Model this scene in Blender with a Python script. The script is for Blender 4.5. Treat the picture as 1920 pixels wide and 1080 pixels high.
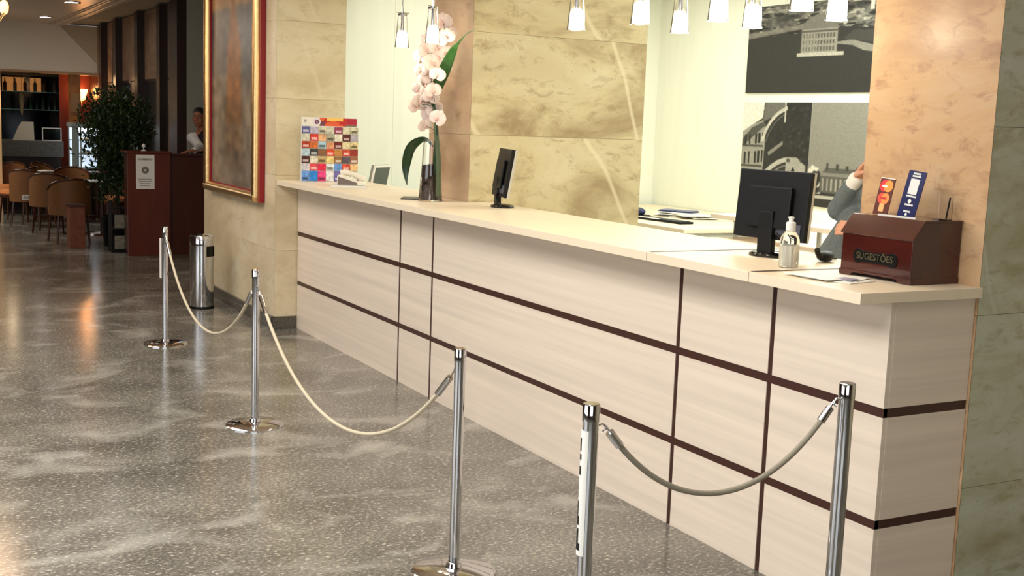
import bpy, bmesh, math, random
import numpy as np
from mathutils import Vector, Matrix, Euler
random.seed(7); rng = np.random.default_rng(7)
PI = math.pi
scn = bpy.context.scene
for o in list(bpy.data.objects): bpy.data.objects.remove(o)
COL = scn.collection

# ------------------------------------------------------------------ camera
F = 2230.0; CX, CY = 960.0, 540.0; CAMZ = 1.70
def _ray(p):
    v = np.array([p[0]-CX, p[1]-CY, F]); return v/np.linalg.norm(v)
fw = _ray((-255., 187.)); rt = _ray((5218., 388.)); rt = rt-fw*rt.dot(fw); rt /= np.linalg.norm(rt)
upv = np.cross(fw, rt)
if upv[1] > 0: upv = -upv
M3 = np.array([rt, fw, upv])          # world = M3 @ (image right, image down, view)
cam_d = bpy.data.cameras.new('camera'); cam = bpy.data.objects.new('camera', cam_d); COL.objects.link(cam)
cam_d.sensor_width = 36; cam_d.lens = F/1920*36; cam_d.clip_start = .05; cam_d.clip_end = 200
r_, d_, f_ = M3[:, 0], M3[:, 1], M3[:, 2]
cam.matrix_world = Matrix(((r_[0], -d_[0], -f_[0], 0), (r_[1], -d_[1], -f_[1], 0), (r_[2], -d_[2], -f_[2], CAMZ), (0, 0, 0, 1)))
scn.camera = cam

# ------------------------------------------------------------------ world, exposure, large lights
w = bpy.data.worlds.new('world'); scn.world = w; w.use_nodes = True
w.node_tree.nodes['Background'].inputs[0].default_value = (.9, .88, .85, 1)
w.node_tree.nodes['Background'].inputs[1].default_value = .3
vs = scn.view_settings
vs.view_transform = 'Standard'; vs.look = 'None'; vs.exposure = 0.0; vs.gamma = 1.0; vs.use_curve_mapping = False

def area(name, loc, size, power, color, rot=(0, 0, 0), sy=None):
    l = bpy.data.lights.new(name, 'AREA'); l.energy = power; l.color = color; l.size = size
    if sy: l.shape = 'RECTANGLE'; l.size_y = sy
    o = bpy.data.objects.new(name, l); o.location = loc; o.rotation_euler = rot; COL.objects.link(o); return o
def point(name, loc, power, color, r=.03):
    l = bpy.data.lights.new(name, 'POINT'); l.energy = power; l.color = color; l.shadow_soft_size = r
    o = bpy.data.objects.new(name, l); o.location = loc; COL.objects.link(o); return o
def spot(name, loc, power, color, ang=80, r=.05):
    l = bpy.data.lights.new(name, 'SPOT'); l.energy = power; l.color = color; l.shadow_soft_size = r
    l.spot_size = math.radians(ang); l.spot_blend = .6
    o = bpy.data.objects.new(name, l); o.location = loc; COL.objects.link(o); return o
WARM = (1, .84, .64)
area('lobby_ceiling_light', (0.2, 3.6, 3.05), 1.8, 205, (1, .98, .96), sy=5)
area('lobby_ceiling_light', (0.6, 8.6, 3.05), 1.4, 80, (1, .97, .93), sy=3.5)
area('entrance_daylight', (-1.5, -2.6, 1.9), 4.0, 85, (.90, .97, 1), rot=(PI/2, 0, -.35), sy=2.2)
area('side_fill_light', (-5.2, 4.5, 1.7), 6.0, 135, (.92, .96, 1), rot=(PI/2, 0, -PI/2), sy=2.2)  # unseen lamp added to brighten the counter front; no window is built
area('office_ceiling_light', (6.8, 6.8, 3.45), 2.6, 285, (.95, 1, .92), sy=4.5)
area('office_ceiling_light', (6.4, 10.9, 3.45), 3.4, 60, (1, .97, .86), sy=1.6)
area('elevator_hall_light', (-.9, 18.3, 3.05), 1.8, 170, (1, .92, .83), sy=3)

# ------------------------------------------------------------------ helpers
def srgb(c):
    return tuple(((v/255)/12.92 if v/255 <= .04045 else ((v/255+.055)/1.055)**2.4) for v in c)
def new_mat(name):
    m = bpy.data.materials.new(name); m.use_nodes = True
    return m, m.node_tree, m.node_tree.nodes['Principled BSDF']
MATS = {}
def mat(name, col, rough=.5, metal=0, spec=.5, emit=None, estr=0, trans=0, ior=1.45, var=0, scale=20, bump=0, coat=0, alpha=1, stretch=None):
    if name in MATS: return MATS[name]
    m, nt, b = new_mat(name)
    c = srgb(col)+(1,)
    b.inputs['Base Color'].default_value = c
    b.inputs['Roughness'].default_value = rough; b.inputs['Metallic'].default_value = metal
    b.inputs['Specular IOR Level'].default_value = spec; b.inputs['IOR'].default_value = ior
    b.inputs['Transmission Weight'].default_value = trans; b.inputs['Coat Weight'].default_value = coat
    b.inputs['Alpha'].default_value = alpha
    if emit: b.inputs['Emission Color'].default_value = srgb(emit)+(1,); b.inputs['Emission Strength'].default_value = estr
    if var or bump:
        tc = nt.nodes.new('ShaderNodeTexCoord'); mp = nt.nodes.new('ShaderNodeMapping'); n = nt.nodes.new('ShaderNodeTexNoise')
        if stretch: mp.inputs['Scale'].default_value = stretch
        n.inputs['Scale'].default_value = scale; n.inputs['Detail'].default_value = 5
        nt.links.new(tc.outputs['Object'], mp.inputs[0]); nt.links.new(mp.outputs[0], n.inputs['Vector'])
        if var:
            r = nt.nodes.new('ShaderNodeValToRGB'); r.color_ramp.elements[0].position = .3; r.color_ramp.elements[1].position = .7
            r.color_ramp.elements[0].color = tuple(x*(1-var) for x in c[:3])+(1,)
            r.color_ramp.elements[1].color = tuple(min(1, x*(1+var)) for x in c[:3])+(1,)
            nt.links.new(n.outputs['Fac'], r.inputs[0]); nt.links.new(r.outputs[0], b.inputs['Base Color'])
        if bump:
            bp = nt.nodes.new('ShaderNodeBump'); bp.inputs['Strength'].default_value = bump; bp.inputs['Distance'].default_value = .01
            nt.links.new(n.outputs['Fac'], bp.inputs['Height']); nt.links.new(bp.outputs[0], b.inputs['Normal'])
    MATS[name] = m; return m

def marble(name, base, dark, light, vein, rough=.34, scale=1.4, veinfac=.6):
    m, nt, b = new_mat(name); N = nt.nodes.new; L = nt.links.new
    tc = N('ShaderNodeTexCoord'); oi = N('ShaderNodeObjectInfo'); ad = N('ShaderNodeVectorMath'); ad.operation = 'ADD'
    ml = N('ShaderNodeMath'); ml.operation = 'MULTIPLY'; ml.inputs[1].default_value = 23
    L(oi.outputs['Random'], ml.inputs[0]); L(tc.outputs['Object'], ad.inputs[0]); L(ml.outputs[0], ad.inputs[1])
    n1 = N('ShaderNodeTexNoise'); n1.inputs['Scale'].default_value = scale; n1.inputs['Detail'].default_value = 9; n1.inputs['Roughness'].default_value = .62; n1.inputs['Distortion'].default_value = .6
    mp = N('ShaderNodeMapping'); mp.inputs['Scale'].default_value = (1, 1, 2.0); L(ad.outputs[0], mp.inputs[0]); L(mp.outputs[0], n1.inputs['Vector'])
    r1 = N('ShaderNodeValToRGB'); e = r1.color_ramp.elements
    e[0].position = .32; e[0].color = srgb(dark)+(1,); e[1].position = .7; e[1].color = srgb(light)+(1,)
    k = e.new(.5); k.color = srgb(base)+(1,)  # mid tone
    L(n1.outputs['Fac'], r1.inputs[0])
    # dark blotchy flecks
    n2 = N('ShaderNodeTexNoise'); n2.inputs['Scale'].default_value = scale*5; n2.inputs['Detail'].default_value = 12; n2.inputs['Roughness'].default_value = .72; n2.inputs['Distortion'].default_value = .5
    L(mp.outputs[0], n2.inputs['Vector'])
    r2 = N('ShaderNodeValToRGB'); r2.color_ramp.elements[0].position = .52; r2.color_ramp.elements[1].position = .68
    r2.color_ramp.elements[1].color = (.85, .85, .85, 1); L(n2.outputs['Fac'], r2.inputs[0])
    mx = N('ShaderNodeMix'); mx.data_type = 'RGBA'; L(r2.outputs[0], mx.inputs[0]); L(r1.outputs[0], mx.inputs[6]); mx.inputs[7].default_value = srgb(dark)+(1,)
    # long pale veins
    r0 = N('ShaderNodeMapping'); r0.inputs['Rotation'].default_value = (.55, .6, 0); L(ad.outputs[0], r0.inputs[0])
    rot = N('ShaderNodeMapping'); rot.inputs['Scale'].default_value = (1, 1, .09); L(r0.outputs[0], rot.inputs[0])
    vo = N('ShaderNodeTexWave'); vo.wave_type = 'BANDS'; vo.bands_direction = 'X'; vo.inputs['Scale'].default_value = scale*.22
    vo.inputs['Distortion'].default_value = 2.2; vo.inputs['Detail'].default_value = 3; vo.inputs['Detail Scale'].default_value = 1.6
    L(r0.outputs[0], vo.inputs['Vector'])
    r3 = N('ShaderNodeValToRGB'); e3 = r3.color_ramp.elements; e3[0].position = .9990; e3[0].color = (0, 0, 0, 1); e3[1].position = .99995; e3[1].color = (veinfac,)*3+(1,)
    L(vo.outputs['Fac'], r3.inputs[0])
    mx2 = N('ShaderNodeMix'); mx2.data_type = 'RGBA'; L(r3.outputs[0], mx2.inputs[0]); L(mx.outputs[2], mx2.inputs[6]); mx2.inputs[7].default_value = srgb(vein)+(1,)
    L(mx2.outputs[2], b.inputs['Base Color']); b.inputs['Roughness'].default_value = rough
    MATS[name] = m; return m

def tag(o, label=None, cat=None, group=None, kind=None):
    if label: o['label'] = label
    if cat: o['category'] = cat
    if group: o['group'] = group
    if kind: o['kind'] = kind
    return o
def thing(name, label, cat, loc=(0, 0, 0), rz=0, group=None):
    o = bpy.data.objects.new(name, None); o.empty_display_size = .1; COL.objects.link(o)
    o.location = loc; o.rotation_euler = (0, 0, rz); return tag(o, label, cat, group)

def frame_of(d):
    d = Vector(d).normalized(); a = Vector((0, 0, 1)) if abs(d.z) < .9 else Vector((1, 0, 0))
    u = d.cross(a).normalized(); return u, d.cross(u).normalized()
class MB:
    def __init__(s): s.v = []; s.f = []
    def add(s, vs, fs):
        k = len(s.v); s.v += [tuple(p) for p in vs]; s.f += [tuple(i+k for i in f) for f in fs]; return s
    def box(s, x0, x1, y0, y1, z0, z1):
        v = [(x, y, z) for z in (z0, z1) for y in (y0, y1) for x in (x0, x1)]
        return s.add(v, [(0, 2, 3, 1), (4, 5, 7, 6), (0, 1, 5, 4), (2, 6, 7, 3), (0, 4, 6, 2), (1, 3, 7, 5)])
    def cbox(s, c, size, R=None):
        R = R or Matrix.Identity(3); h = [q/2 for q in size]
        v = [Vector(c)+R@Vector((x*h[0], y*h[1], z*h[2])) for z in (-1, 1) for y in (-1, 1) for x in (-1, 1)]
        return s.add(v, [(0, 2, 3, 1), (4, 5, 7, 6), (0, 1, 5, 4), (2, 6, 7, 3), (0, 4, 6, 2), (1, 3, 7, 5)])
    def lathe(s, prof, c=(0, 0, 0), n=32, sx=1, sy=1):
        k = len(prof); vs = []
        for i in range(n):
            a = 2*PI*i/n
            for r, z in prof: vs.append((c[0]+r*math.cos(a)*sx, c[1]+r*math.sin(a)*sy, c[2]+z))
        fs = [(i*k+j, ((i+1) % n)*k+j, ((i+1) % n)*k+j+1, i*k+j+1) for i in range(n) for j in range(k-1)]
        return s.add(vs, fs)
    def cyl(s, c, r, h, n=24, r2=None):
        r2 = r if r2 is None else r2
        return s.lathe([(0.0001, 0), (r, 0), (r2, h), (0.0001, h)], c, n)
    def tube(s, pts, r, n=10, cap=True):
        pts = [Vector(p) for p in pts]; rs = r if hasattr(r, '__len__') else [r]*len(pts)
        vs = []; u = None
        for i, p in enumerate(pts):
            d = (pts[min(i+1, len(pts)-1)]-pts[max(i-1, 0)]).normalized()
            if u is None: u, _ = frame_of(d)
            u = (u-d*u.dot(d)).normalized(); w_ = d.cross(u)
            for k in range(n):
                a = 2*PI*k/n; vs.append(p+(u*math.cos(a)+w_*math.sin(a))*rs[i])
        fs = [(i*n+k, i*n+(k+1) % n, (i+1)*n+(k+1) % n, (i+1)*n+k) for i in range(len(pts)-1) for k in range(n)]
        if cap: fs += [tuple(range(n))[::-1], tuple(range((len(pts)-1)*n, len(pts)*n))]
        return s.add(vs, fs)
    def ball(s, c, r, n=12, m=8, R=None):
        r = r if hasattr(r, '__len__') else (r, r, r); R = R or Matrix.Identity(3); vs = []
        for j in range(m+1):
            t = PI*j/m
            for i in range(n):
                a = 2*PI*i/n
                vs.append(Vector(c)+R@Vector((r[0]*math.sin(t)*math.cos(a), r[1]*math.sin(t)*math.sin(a), r[2]*math.cos(t))))
        fs = [(j*n+i, (j+1)*n+i, (j+1)*n+(i+1) % n, j*n+(i+1) % n) for j in range(m) for i in range(n)]
        return s.add(vs, fs)
    def cap(s, a, b, ra, rb, n=14):       # tapered capsule
        a = Vector(a); b = Vector(b); d = (b-a); L = d.length; d = d/L; pts = []; rs = []
        for t in (0.05, .3, .6, .85, 1): q = math.sin((1-t)*PI/2); pts.append(a-d*ra*q); rs.append(ra*math.sqrt(max(.002, 1-q*q)))
        for t in (1, .85, .6, .3, .05): q = math.sin((1-t)*PI/2); pts.append(b+d*rb*q); rs.append(rb*math.sqrt(max(.002, 1-q*q)))
        return s.tube(pts, rs, n)
    def prism(s, poly, axis, a0, a1):     # poly in the two remaining axes
        n = len(poly); vs = []
        for a in (a0, a1):
            for p in poly:
                q = list(p); q.insert('xyz'.index(axis), a); vs.append(q)
        return s.add(vs, [tuple(range(n)), tuple(range(n, 2*n))[::-1]]+[(i, i+n, (i+1) % n+n, (i+1) % n) for i in range(n)])
    def build(s, name, m, parent=None, smooth=False, bevel=0, seg=2, label=None, recalc=True):
        me = bpy.data.meshes.new(name); me.from_pydata(s.v, [], s.f)
        if bevel or recalc:
            bm = bmesh.new(); bm.from_mesh(me); bmesh.ops.remove_doubles(bm, verts=bm.verts, dist=1e-5)
            if recalc: bmesh.ops.recalc_face_normals(bm, faces=bm.faces)
            if bevel:
                es = [e for e in bm.edges if len(e.link_faces) == 2 and e.calc_face_angle(0) > .6]
                bmesh.ops.bevel(bm, geom=es, offset=bevel, segments=seg, profile=.7, affect='EDGES', clamp_overlap=True)
            bm.to_mesh(me); bm.free()
        if m: me.materials.append(m)
        if smooth:
            me.polygons.foreach_set('use_smooth', [True]*len(me.polygons))
            try: me.set_sharp_from_angle(angle=math.radians(38))
            except Exception: pass
        o = bpy.data.objects.new(name, me); COL.objects.link(o); o.parent = parent
        if label: o['label'] = label
        return o
def part_box(name, b, m, parent, bevel=.003, label=None): return MB().box(*b).build(name, m, parent, bevel=bevel, label=label)
def struct(name, mb, m, parent=None, bevel=0, label=None, smooth=False):
    o = mb.build(name, m, parent, bevel=bevel, smooth=smooth)
    if parent is None: o['kind'] = 'structure'
    if label: o['label'] = label
    return o
def dup(root, loc, rz, label=None):
    def cp(o, par):
        c = o.copy(); COL.objects.link(c); c.parent = par
        for ch in [q for q in kids[o.name]]: cp(ch, c)
        return c
    kids = {}
    def walk(o):
        kids[o.name] = [q for q in bpy.data.objects if q.parent == o]
        for q in kids[o.name]: walk(q)
    walk(root); r = cp(root, None); r.location = loc; r.rotation_euler = (0, 0, rz)
    if label: r['label'] = label
    return r
def text(name, body, size, loc, rot, m, parent, ext=.0006, align='CENTER', sx=1):
    cu = bpy.data.curves.new(name, 'FONT'); cu.body = body; cu.size = size; cu.extrude = ext; cu.align_x = align; cu.align_y = 'CENTER'
    t = bpy.data.objects.new(name, cu); COL.objects.link(t)
    dg = bpy.context.evaluated_depsgraph_get(); me = bpy.data.meshes.new_from_object(t.evaluated_get(dg)); bpy.data.objects.remove(t)
    me.materials.clear(); me.materials.append(m)
    o = bpy.data.objects.new(name, me); COL.objects.link(o); o.parent = parent; o.location = loc; o.rotation_euler = rot; o.scale = (sx, 1, 1)
    return o
ROT_NX = (PI/2, 0, -PI/2)   # text facing -X
ROT_NY = (PI/2, 0, 0)       # text facing -Y

# ------------------------------------------------------------------ materials
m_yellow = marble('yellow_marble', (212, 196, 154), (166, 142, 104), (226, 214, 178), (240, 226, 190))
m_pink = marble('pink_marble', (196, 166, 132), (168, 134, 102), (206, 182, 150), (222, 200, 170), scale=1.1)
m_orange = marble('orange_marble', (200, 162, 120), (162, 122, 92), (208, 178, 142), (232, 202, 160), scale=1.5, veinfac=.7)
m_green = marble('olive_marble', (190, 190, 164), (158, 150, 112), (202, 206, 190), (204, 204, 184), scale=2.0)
m_cream = marble('cream_marble', (222, 206, 170), (202, 182, 144), (230, 218, 188), (232, 220, 190), scale=1.3, veinfac=.4)
m_hall = marble('hall_marble', (150, 118, 92), (120, 90, 68), (170, 138, 110), (180, 150, 120), rough=.4)
m_lam = mat('cream_laminate', (228, 212, 193), rough=.42, var=.075, scale=2.2, stretch=(.35, .3, 15))
m_top = mat('counter_laminate', (236, 220, 192), rough=.38, var=.03, scale=4, stretch=(5, .6, 1))
m_strip = mat('dark_brown_inlay', (66, 38, 30), rough=.4)
m_white = mat('white_paint', (238, 239, 228), rough=.6)
m_whitepanel = mat('white_panel', (238, 240, 226), rough=.45, var=.02, scale=2, stretch=(6, 6, .3))
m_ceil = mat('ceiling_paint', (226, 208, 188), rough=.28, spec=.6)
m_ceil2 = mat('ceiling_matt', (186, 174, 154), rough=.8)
m_chrome = mat('chrome', (205, 205, 208), rough=.07, metal=1)
m_brushed = mat('brushed_steel', (170, 170, 168), rough=.28, metal=1)
m_rope = mat('rope', (205, 192, 165), rough=.7, var=.1, scale=300, bump=.3)
m_rope2 = mat('rope_grey', (150, 142, 124), rough=.7, var=.1, scale=300, bump=.3)
m_black = mat('black_plastic', (8, 8, 9), rough=.5, spec=.3)
m_black2 = mat('black_gloss', (10, 10, 12), rough=.12)
m_wood = mat('mahogany', (90, 35, 24), rough=.28, var=.25, scale=6, stretch=(1, 1, .25), coat=.3)
m_wood2 = mat('dark_mahogany', (66, 26, 16), rough=.3, var=.25, scale=6, stretch=(1, 1, .25))
m_boxwood = mat('box_wood', (66, 25, 19), rough=.16, var=.25, scale=14, stretch=(1, .25, 1), coat=.5)
m_dwood = mat('near_black_wood', (42, 24, 18), rough=.35, var=.2, scale=5, stretch=(1, 1, .2))
m_gold = mat('gold_leaf', (222, 184, 126), rough=.3, metal=1, bump=.15, scale=60)
m_red = mat('red_lacquer', (140, 22, 26), rough=.35)
m_glass = mat('clear_glass', (255, 255, 255), rough=0, trans=1, ior=1.45)
m_paper = mat('white_paper', (236, 234, 226), rough=.6)

def granite():
    m, nt, b = new_mat('polished_granite'); N = nt.nodes.new; L = nt.links.new
    tc = N('ShaderNodeTexCoord')
    def noise(s, d, dist=0, st=(1, 1, 1)):
        mp = N('ShaderNodeMapping'); mp.inputs['Scale'].default_value = st; mp.inputs['Rotation'].default_value = (0, 0, -.45)
        n = N('ShaderNodeTexNoise'); n.inputs['Scale'].default_value = s; n.inputs['Detail'].default_value = d; n.inputs['Distortion'].default_value = dist
        L(tc.outputs['Object'], mp.inputs[0]); L(mp.outputs[0], n.inputs['Vector']); return n
    def ramp(n, *st):
        r = N('ShaderNodeValToRGB'); e = r.color_ramp.elements
        e[0].position, e[0].color = st[0][0], st[0][1]; e[1].position, e[1].color = st[-1][0], st[-1][1]
        for p, c in st[1:-1]: q = e.new(p); q.color = c
        L(n.outputs['Fac'], r.inputs[0]); return r
    c4 = lambda c: srgb(c)+(1,)
    big = ramp(noise(1.5, 10, .25, (1, 1.5, 1)), (.3, c4((103, 101, 96))), (.5, c4((127, 125, 119))), (.72, c4((151, 149, 142))))
    spk = ramp(noise(70, 4), (.36, c4((52, 44, 36))), (.5, c4((122, 114, 98))), (.66, c4((196, 188, 168))))
    mx = N('ShaderNodeMix'); mx.data_type = 'RGBA'; mx.blend_type = 'OVERLAY'; mx.inputs[0].default_value = .55
    L(big.outputs[0], mx.inputs[6]); L(spk.outputs[0], mx.inputs[7])
    pt = ramp(noise(1.9, 12, .9, (1, 1.3, 1)), (.53, (0, 0, 0, 1)), (.70, (.6, .6, .6, 1)))
    fl = ramp(noise(46, 4, .3, (1, 1.5, 1)), (.57, (0, 0, 0, 1)), (.66, (.62, .62, .62, 1)))
    m2 = N('ShaderNodeMix'); m2.data_type = 'RGBA'; L(pt.outputs[0], m2.inputs[0]); L(mx.outputs[2], m2.inputs[6]); m2.inputs[7].default_value = c4((180, 177, 166))
    m3 = N('ShaderNodeMix'); m3.data_type = 'RGBA'; L(fl.outputs[0], m3.inputs[0]); L(m2.outputs[2], m3.inputs[6]); m3.inputs[7].default_value = c4((196, 190, 175))
    L(m3.outputs[2], b.inputs['Base Color']); b.inputs['Roughness'].default_value = .17; b.inputs['Specular IOR Level'].default_value = .5
    return m
m_floor = granite()
m_gran = mat('dark_granite', (88, 84, 74), rough=.3, var=.5, scale=60)

# ------------------------------------------------------------------ structure
ZC = 3.1
struct('floor', MB().box(-6, 9.4, -5, 26, -.1, 0), m_floor)
struct('ceiling', MB().box(-6, 3.02, -5, 22.2, ZC, ZC+.1).box(3.02, 4.8, -5, 14.0, ZC, ZC+.1).box(4.8, 9.4, -5, 2.7, ZC, ZC+.1).box(4.7, 4.8, 2.7, 12.6, ZC+.1, 3.7), m_ceil)
struct('ceiling', MB().box(4.7, 9.0, 2.7, 12.7, 3.6, 3.7), m_white)
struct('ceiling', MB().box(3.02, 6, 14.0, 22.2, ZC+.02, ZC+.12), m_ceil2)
tr = MB()
for k, (a, b_, c, d) in enumerate([(2.96, 3.04, ZC-.03, ZC), (2.86, 2.96, ZC-.015, ZC), (2.80, 2.82, ZC-.02, ZC)]): tr.box(a, b_, 12.5, 21.95, c, d)
struct('trim_1', tr, m_ceil, bevel=.006, label='stepped moulding along the edge of the glossy lobby ceiling')
struct('wall_left', MB().box(-6.1, -6, -5, 26, 0, ZC), mat('dark_wall', (86, 64, 50), rough=.6))
struct('wall_back', MB().box(-6, 9.4, -5.1, -5, 0, ZC), mat('rear_wall', (96, 86, 74), rough=.6))
struct('wall_right', MB().box(4.8, 4.9, -5, 2.9, 0, ZC), m_cream)
# office behind the counter
struct('wall_office_right', MB().box(8.8, 8.9, 2.7, 12.6, 0, 3.6), m_whitepanel)
wf = struct('wall_office_far', MB().box(3.3, 8.8, 12.53, 12.63, 0, ZC).box(4.8, 8.8, 12.53, 12.63, ZC, 3.6), m_white)
for i in range(9):
    x0 = 3.42+i*.6
    if x0 < 8.7: part_box('panel', (x0, min(x0+.598, 8.8), 12.512, 12.53, 0, ZC if x0 < 4.7 else 3.6), m_whitepanel, wf, .0)
struct('wall_office_left', MB().box(3.3, 3.4, 11.4, 12.6, 0, ZC), m_cream)
struct('wall_office_near', MB().box(4.8, 9.4, 2.7, 2.8, 0, 3.6), m_white)
# pillars faced with marble slabs
def pillar(label, core, faces):
    root = struct('pillar', MB().box(*core), m_cream); root['label'] = label
    cx = [q[2] for q in faces if q[0] == 'x'][0]; cy = [q[2] for q in faces if q[0] == 'y'][0]
    for fc in faces:
        kind, (a0, a1), pos, joints, m = fc
        for z0, z1 in zip(joints[:-1], joints[1:]):
            g = .0008
            if kind == 'x':
                mit = abs(a0-cy) < .03; P = [(pos, (cy if mit else a0)+g), (pos, a1-g), (pos+.02, a1-g), (pos+.02, (cy+.02 if mit else a0)+g)]
            else: P = [(cx+g, pos), (a1-g, pos), (a1-g, pos+.02), (cx+.02+g, pos+.02)]
            MB().prism(P, 'z', z0+g, z1-g).build('marble_slab', m, root)
    return root
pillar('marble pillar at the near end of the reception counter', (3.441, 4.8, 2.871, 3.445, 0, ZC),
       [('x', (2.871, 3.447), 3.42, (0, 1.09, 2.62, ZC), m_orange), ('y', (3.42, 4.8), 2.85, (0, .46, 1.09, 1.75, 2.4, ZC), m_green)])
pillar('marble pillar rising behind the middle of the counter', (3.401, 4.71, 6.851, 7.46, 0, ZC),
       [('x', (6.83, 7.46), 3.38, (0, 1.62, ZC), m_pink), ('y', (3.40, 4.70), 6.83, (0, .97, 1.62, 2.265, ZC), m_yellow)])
fp = pillar('marble pillar at the far end of the counter carrying the gold framed painting', (2.851, 3.40, 9.171, 11.4, 0, ZC),
       [('x', (9.15, 10.28), 2.83, (.1, .63, 1.23, 1.83, 2.43, ZC), m_cream), ('x', (10.28, 11.4), 2.83, (.1, 1.23, 2.43, ZC), m_cream),
        ('y', (2.85, 3.40), 9.15, (.1, .63, 1.23, 1.83, 2.43, ZC), m_cream)])
struct('baseboard_far', MB().box(2.81, 3.0, 9.13, 9.16, 0, .1).box(2.81, 2.84, 9.13, 11.4, 0, .1), m_gran, bevel=.003)
# lobby beyond: elevator hall, rear light wall, bar bulkhead
struct('wall_hall_near', MB().box(3.6, 6, 15.4, 15.5, 0, ZC), mat('pale_grey_wall', (150, 146, 132), rough=.7))
struct('wall_hall_close', MB().box(5.9, 6, 12.6, 15.4, 0, ZC), m_white)
hw = struct('wall_hall_right', MB().box(3.62, 3.7, 15.5, 26, 0, ZC), m_dwood)
pys = [16.0, 17.02, 18.0, 19.5, 21.9]
for a, b_ in ((15.9, 16.6), (16.75, 18.35), (18.55, 20.3), (20.5, 21.9)):
    for z0, z1 in ((0, 2.12), (2.13, 3.1)):
        if z0 == 0 and a in (16.75, 18.55):
            part_box('marble_panel', (3.585, 3.62, a, a+.35, z0, z1), m_hall, hw, .003)
        else: part_box('marble_panel', (3.585, 3.62, a, b_, z0, z1), m_hall, hw, .003)
for (a, b_) in ((15.42, 15.85), (16.42, 16.62), (17.9, 18.12), (19.6, 19.8), (20.9, 21.1)):
    part_box('wood_post', (3.48, 3.62, a-(.015 if a < 15.5 else 0), b_, 0, 3.1), m_dwood, hw, 0)
for i, a in enumerate((17.12, 18.95)):
    d = struct('door_%d' % (i+1), MB().box(3.6, 3.625, a, a+.9, 0, 2.1), mat('elevator_door', (18, 14, 12), rough=.3, metal=.3), label=('dark elevator door nearer the host desk', 'dark elevator door nearer the bar')[i])
    MB().box(3.58, 3.60, a-.04, a, 0, 2.14).box(3.58, 3.60, a+.9, a+.94, 0, 2.14).box(3.58, 3.60, a, a+.9, 2.1, 2.14).build('door_frame', m_dwood, d)
struct('wall_bulkhead', MB().box(-6, 3.6, 22.0, 22.1, 2.28, ZC), mat('bulkhead_grey', (222, 218, 206), rough=.8))
struct('trim_2', MB().box(-6, 3.6, 21.96, 22.02, 2.26, 2.30), mat('trim_beige', (170, 140, 105), rough=.5), label='thin moulding under the bulkhead over the bar')
struct('triangle_panel', MB().prism([(2.98, 3.09), (3.6, 3.09), (3.6, 2.46)], 'y', 21.9, 21.99), m_ceil2, label='darker flat triangular panel in the corner above the bar')  # flat triangular plate in the darker ceiling tone, set before the bulkhead
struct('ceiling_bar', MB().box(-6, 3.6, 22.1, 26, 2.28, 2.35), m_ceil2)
struct('wall_bar', MB().box(-6, 3.7, 25.5, 25.6, 0, 2.4), mat('bar_wall', (46, 22, 14), rough=.5))

# ------------------------------------------------------------------ reception counter
XF = 3.015; YN = 2.861; YE = 9.14
ct = thing('reception_counter', 'long cream reception counter with dark brown inlay strips', 'reception counter', (0, 0, 0))
MB().box(XF+.021, 3.37, YN+.02, YE, 0, 1.15).build('carcass', m_strip, ct)
MB().box(3.40, 3.53, 3.47, 6.80, .02, 1.15).box(3.40, 3.53, 7.48, 9.13, .02, 1.15).build('rear_panel', m_lam, ct)
vys = [3.4475, 4.038, 6.5565, 7.06]; sw = .013
cols = [(YN+.001, vys[0]-sw), (vys[0]+sw, vys[1]-sw), (vys[1]+sw, vys[2]-sw), (vys[2]+sw, vys[3]-sw), (vys[3]+sw, YE)]
rows = [(.0, .357), (.389, .752), (.785, 1.154)]
for a, b_ in cols:
    for z0, z1 in rows: part_box('front_panel', (XF, XF+.02, a, b_, z0, z1), m_lam, ct, .0015)
for z0, z1 in rows: part_box('end_panel', (XF+.0205, 3.418, YN, YN+.019, z0, z1), m_lam, ct, .0015)
for z0, z1 in ((.357, .389), (.752, .785)):
    part_box('inlay_strip', (XF+.002, XF+.02, YN+.002, YE, z0+.0005, z1-.0005), m_strip, ct, 0)
    part_box('inlay_strip', (XF+.004, 3.416, YN+.002, YN+.019, z0+.0005, z1-.0005), m_strip, ct, 0)
for y_ in vys: part_box('inlay_strip', (XF+.003, XF+.02, y_-sw+.0005, y_+sw-.0005, 0.001, 1.153), m_strip, ct, 0)
ZT = 1.192; ZB = 1.155
for n_, (a, b_) in enumerate(((2.832, 3.396), (3.401, 4.051), (4.056, 6.819), (7.47, 9.145))):
    x1 = 3.415 if n_ == 0 else 3.553
    mb = MB()
    if n_ == 1: mb.prism([(2.84, a), (3.415, a), (3.415, 3.455), (3.553, 3.455), (3.553, b_), (2.84, b_)], 'z', ZB, ZT)
    elif n_ == 3: mb.prism([(2.84, 6.8195), (3.375, 6.8195), (3.375, a), (3.553, a), (3.553, b_), (2.84, b_)], 'z', ZB, ZT)
    else: mb.box(2.84, x1, a, b_, ZB, ZT)
    mb.build('countertop', m_top, ct, bevel=.002)

for a in (3.3985, 4.0535): MB().box(2.86, 3.41 if a < 3.5 else 3.55, a-.011, a+.011, ZB+.02, ZT+.0012).build('joint_strip', m_strip, ct)
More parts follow.
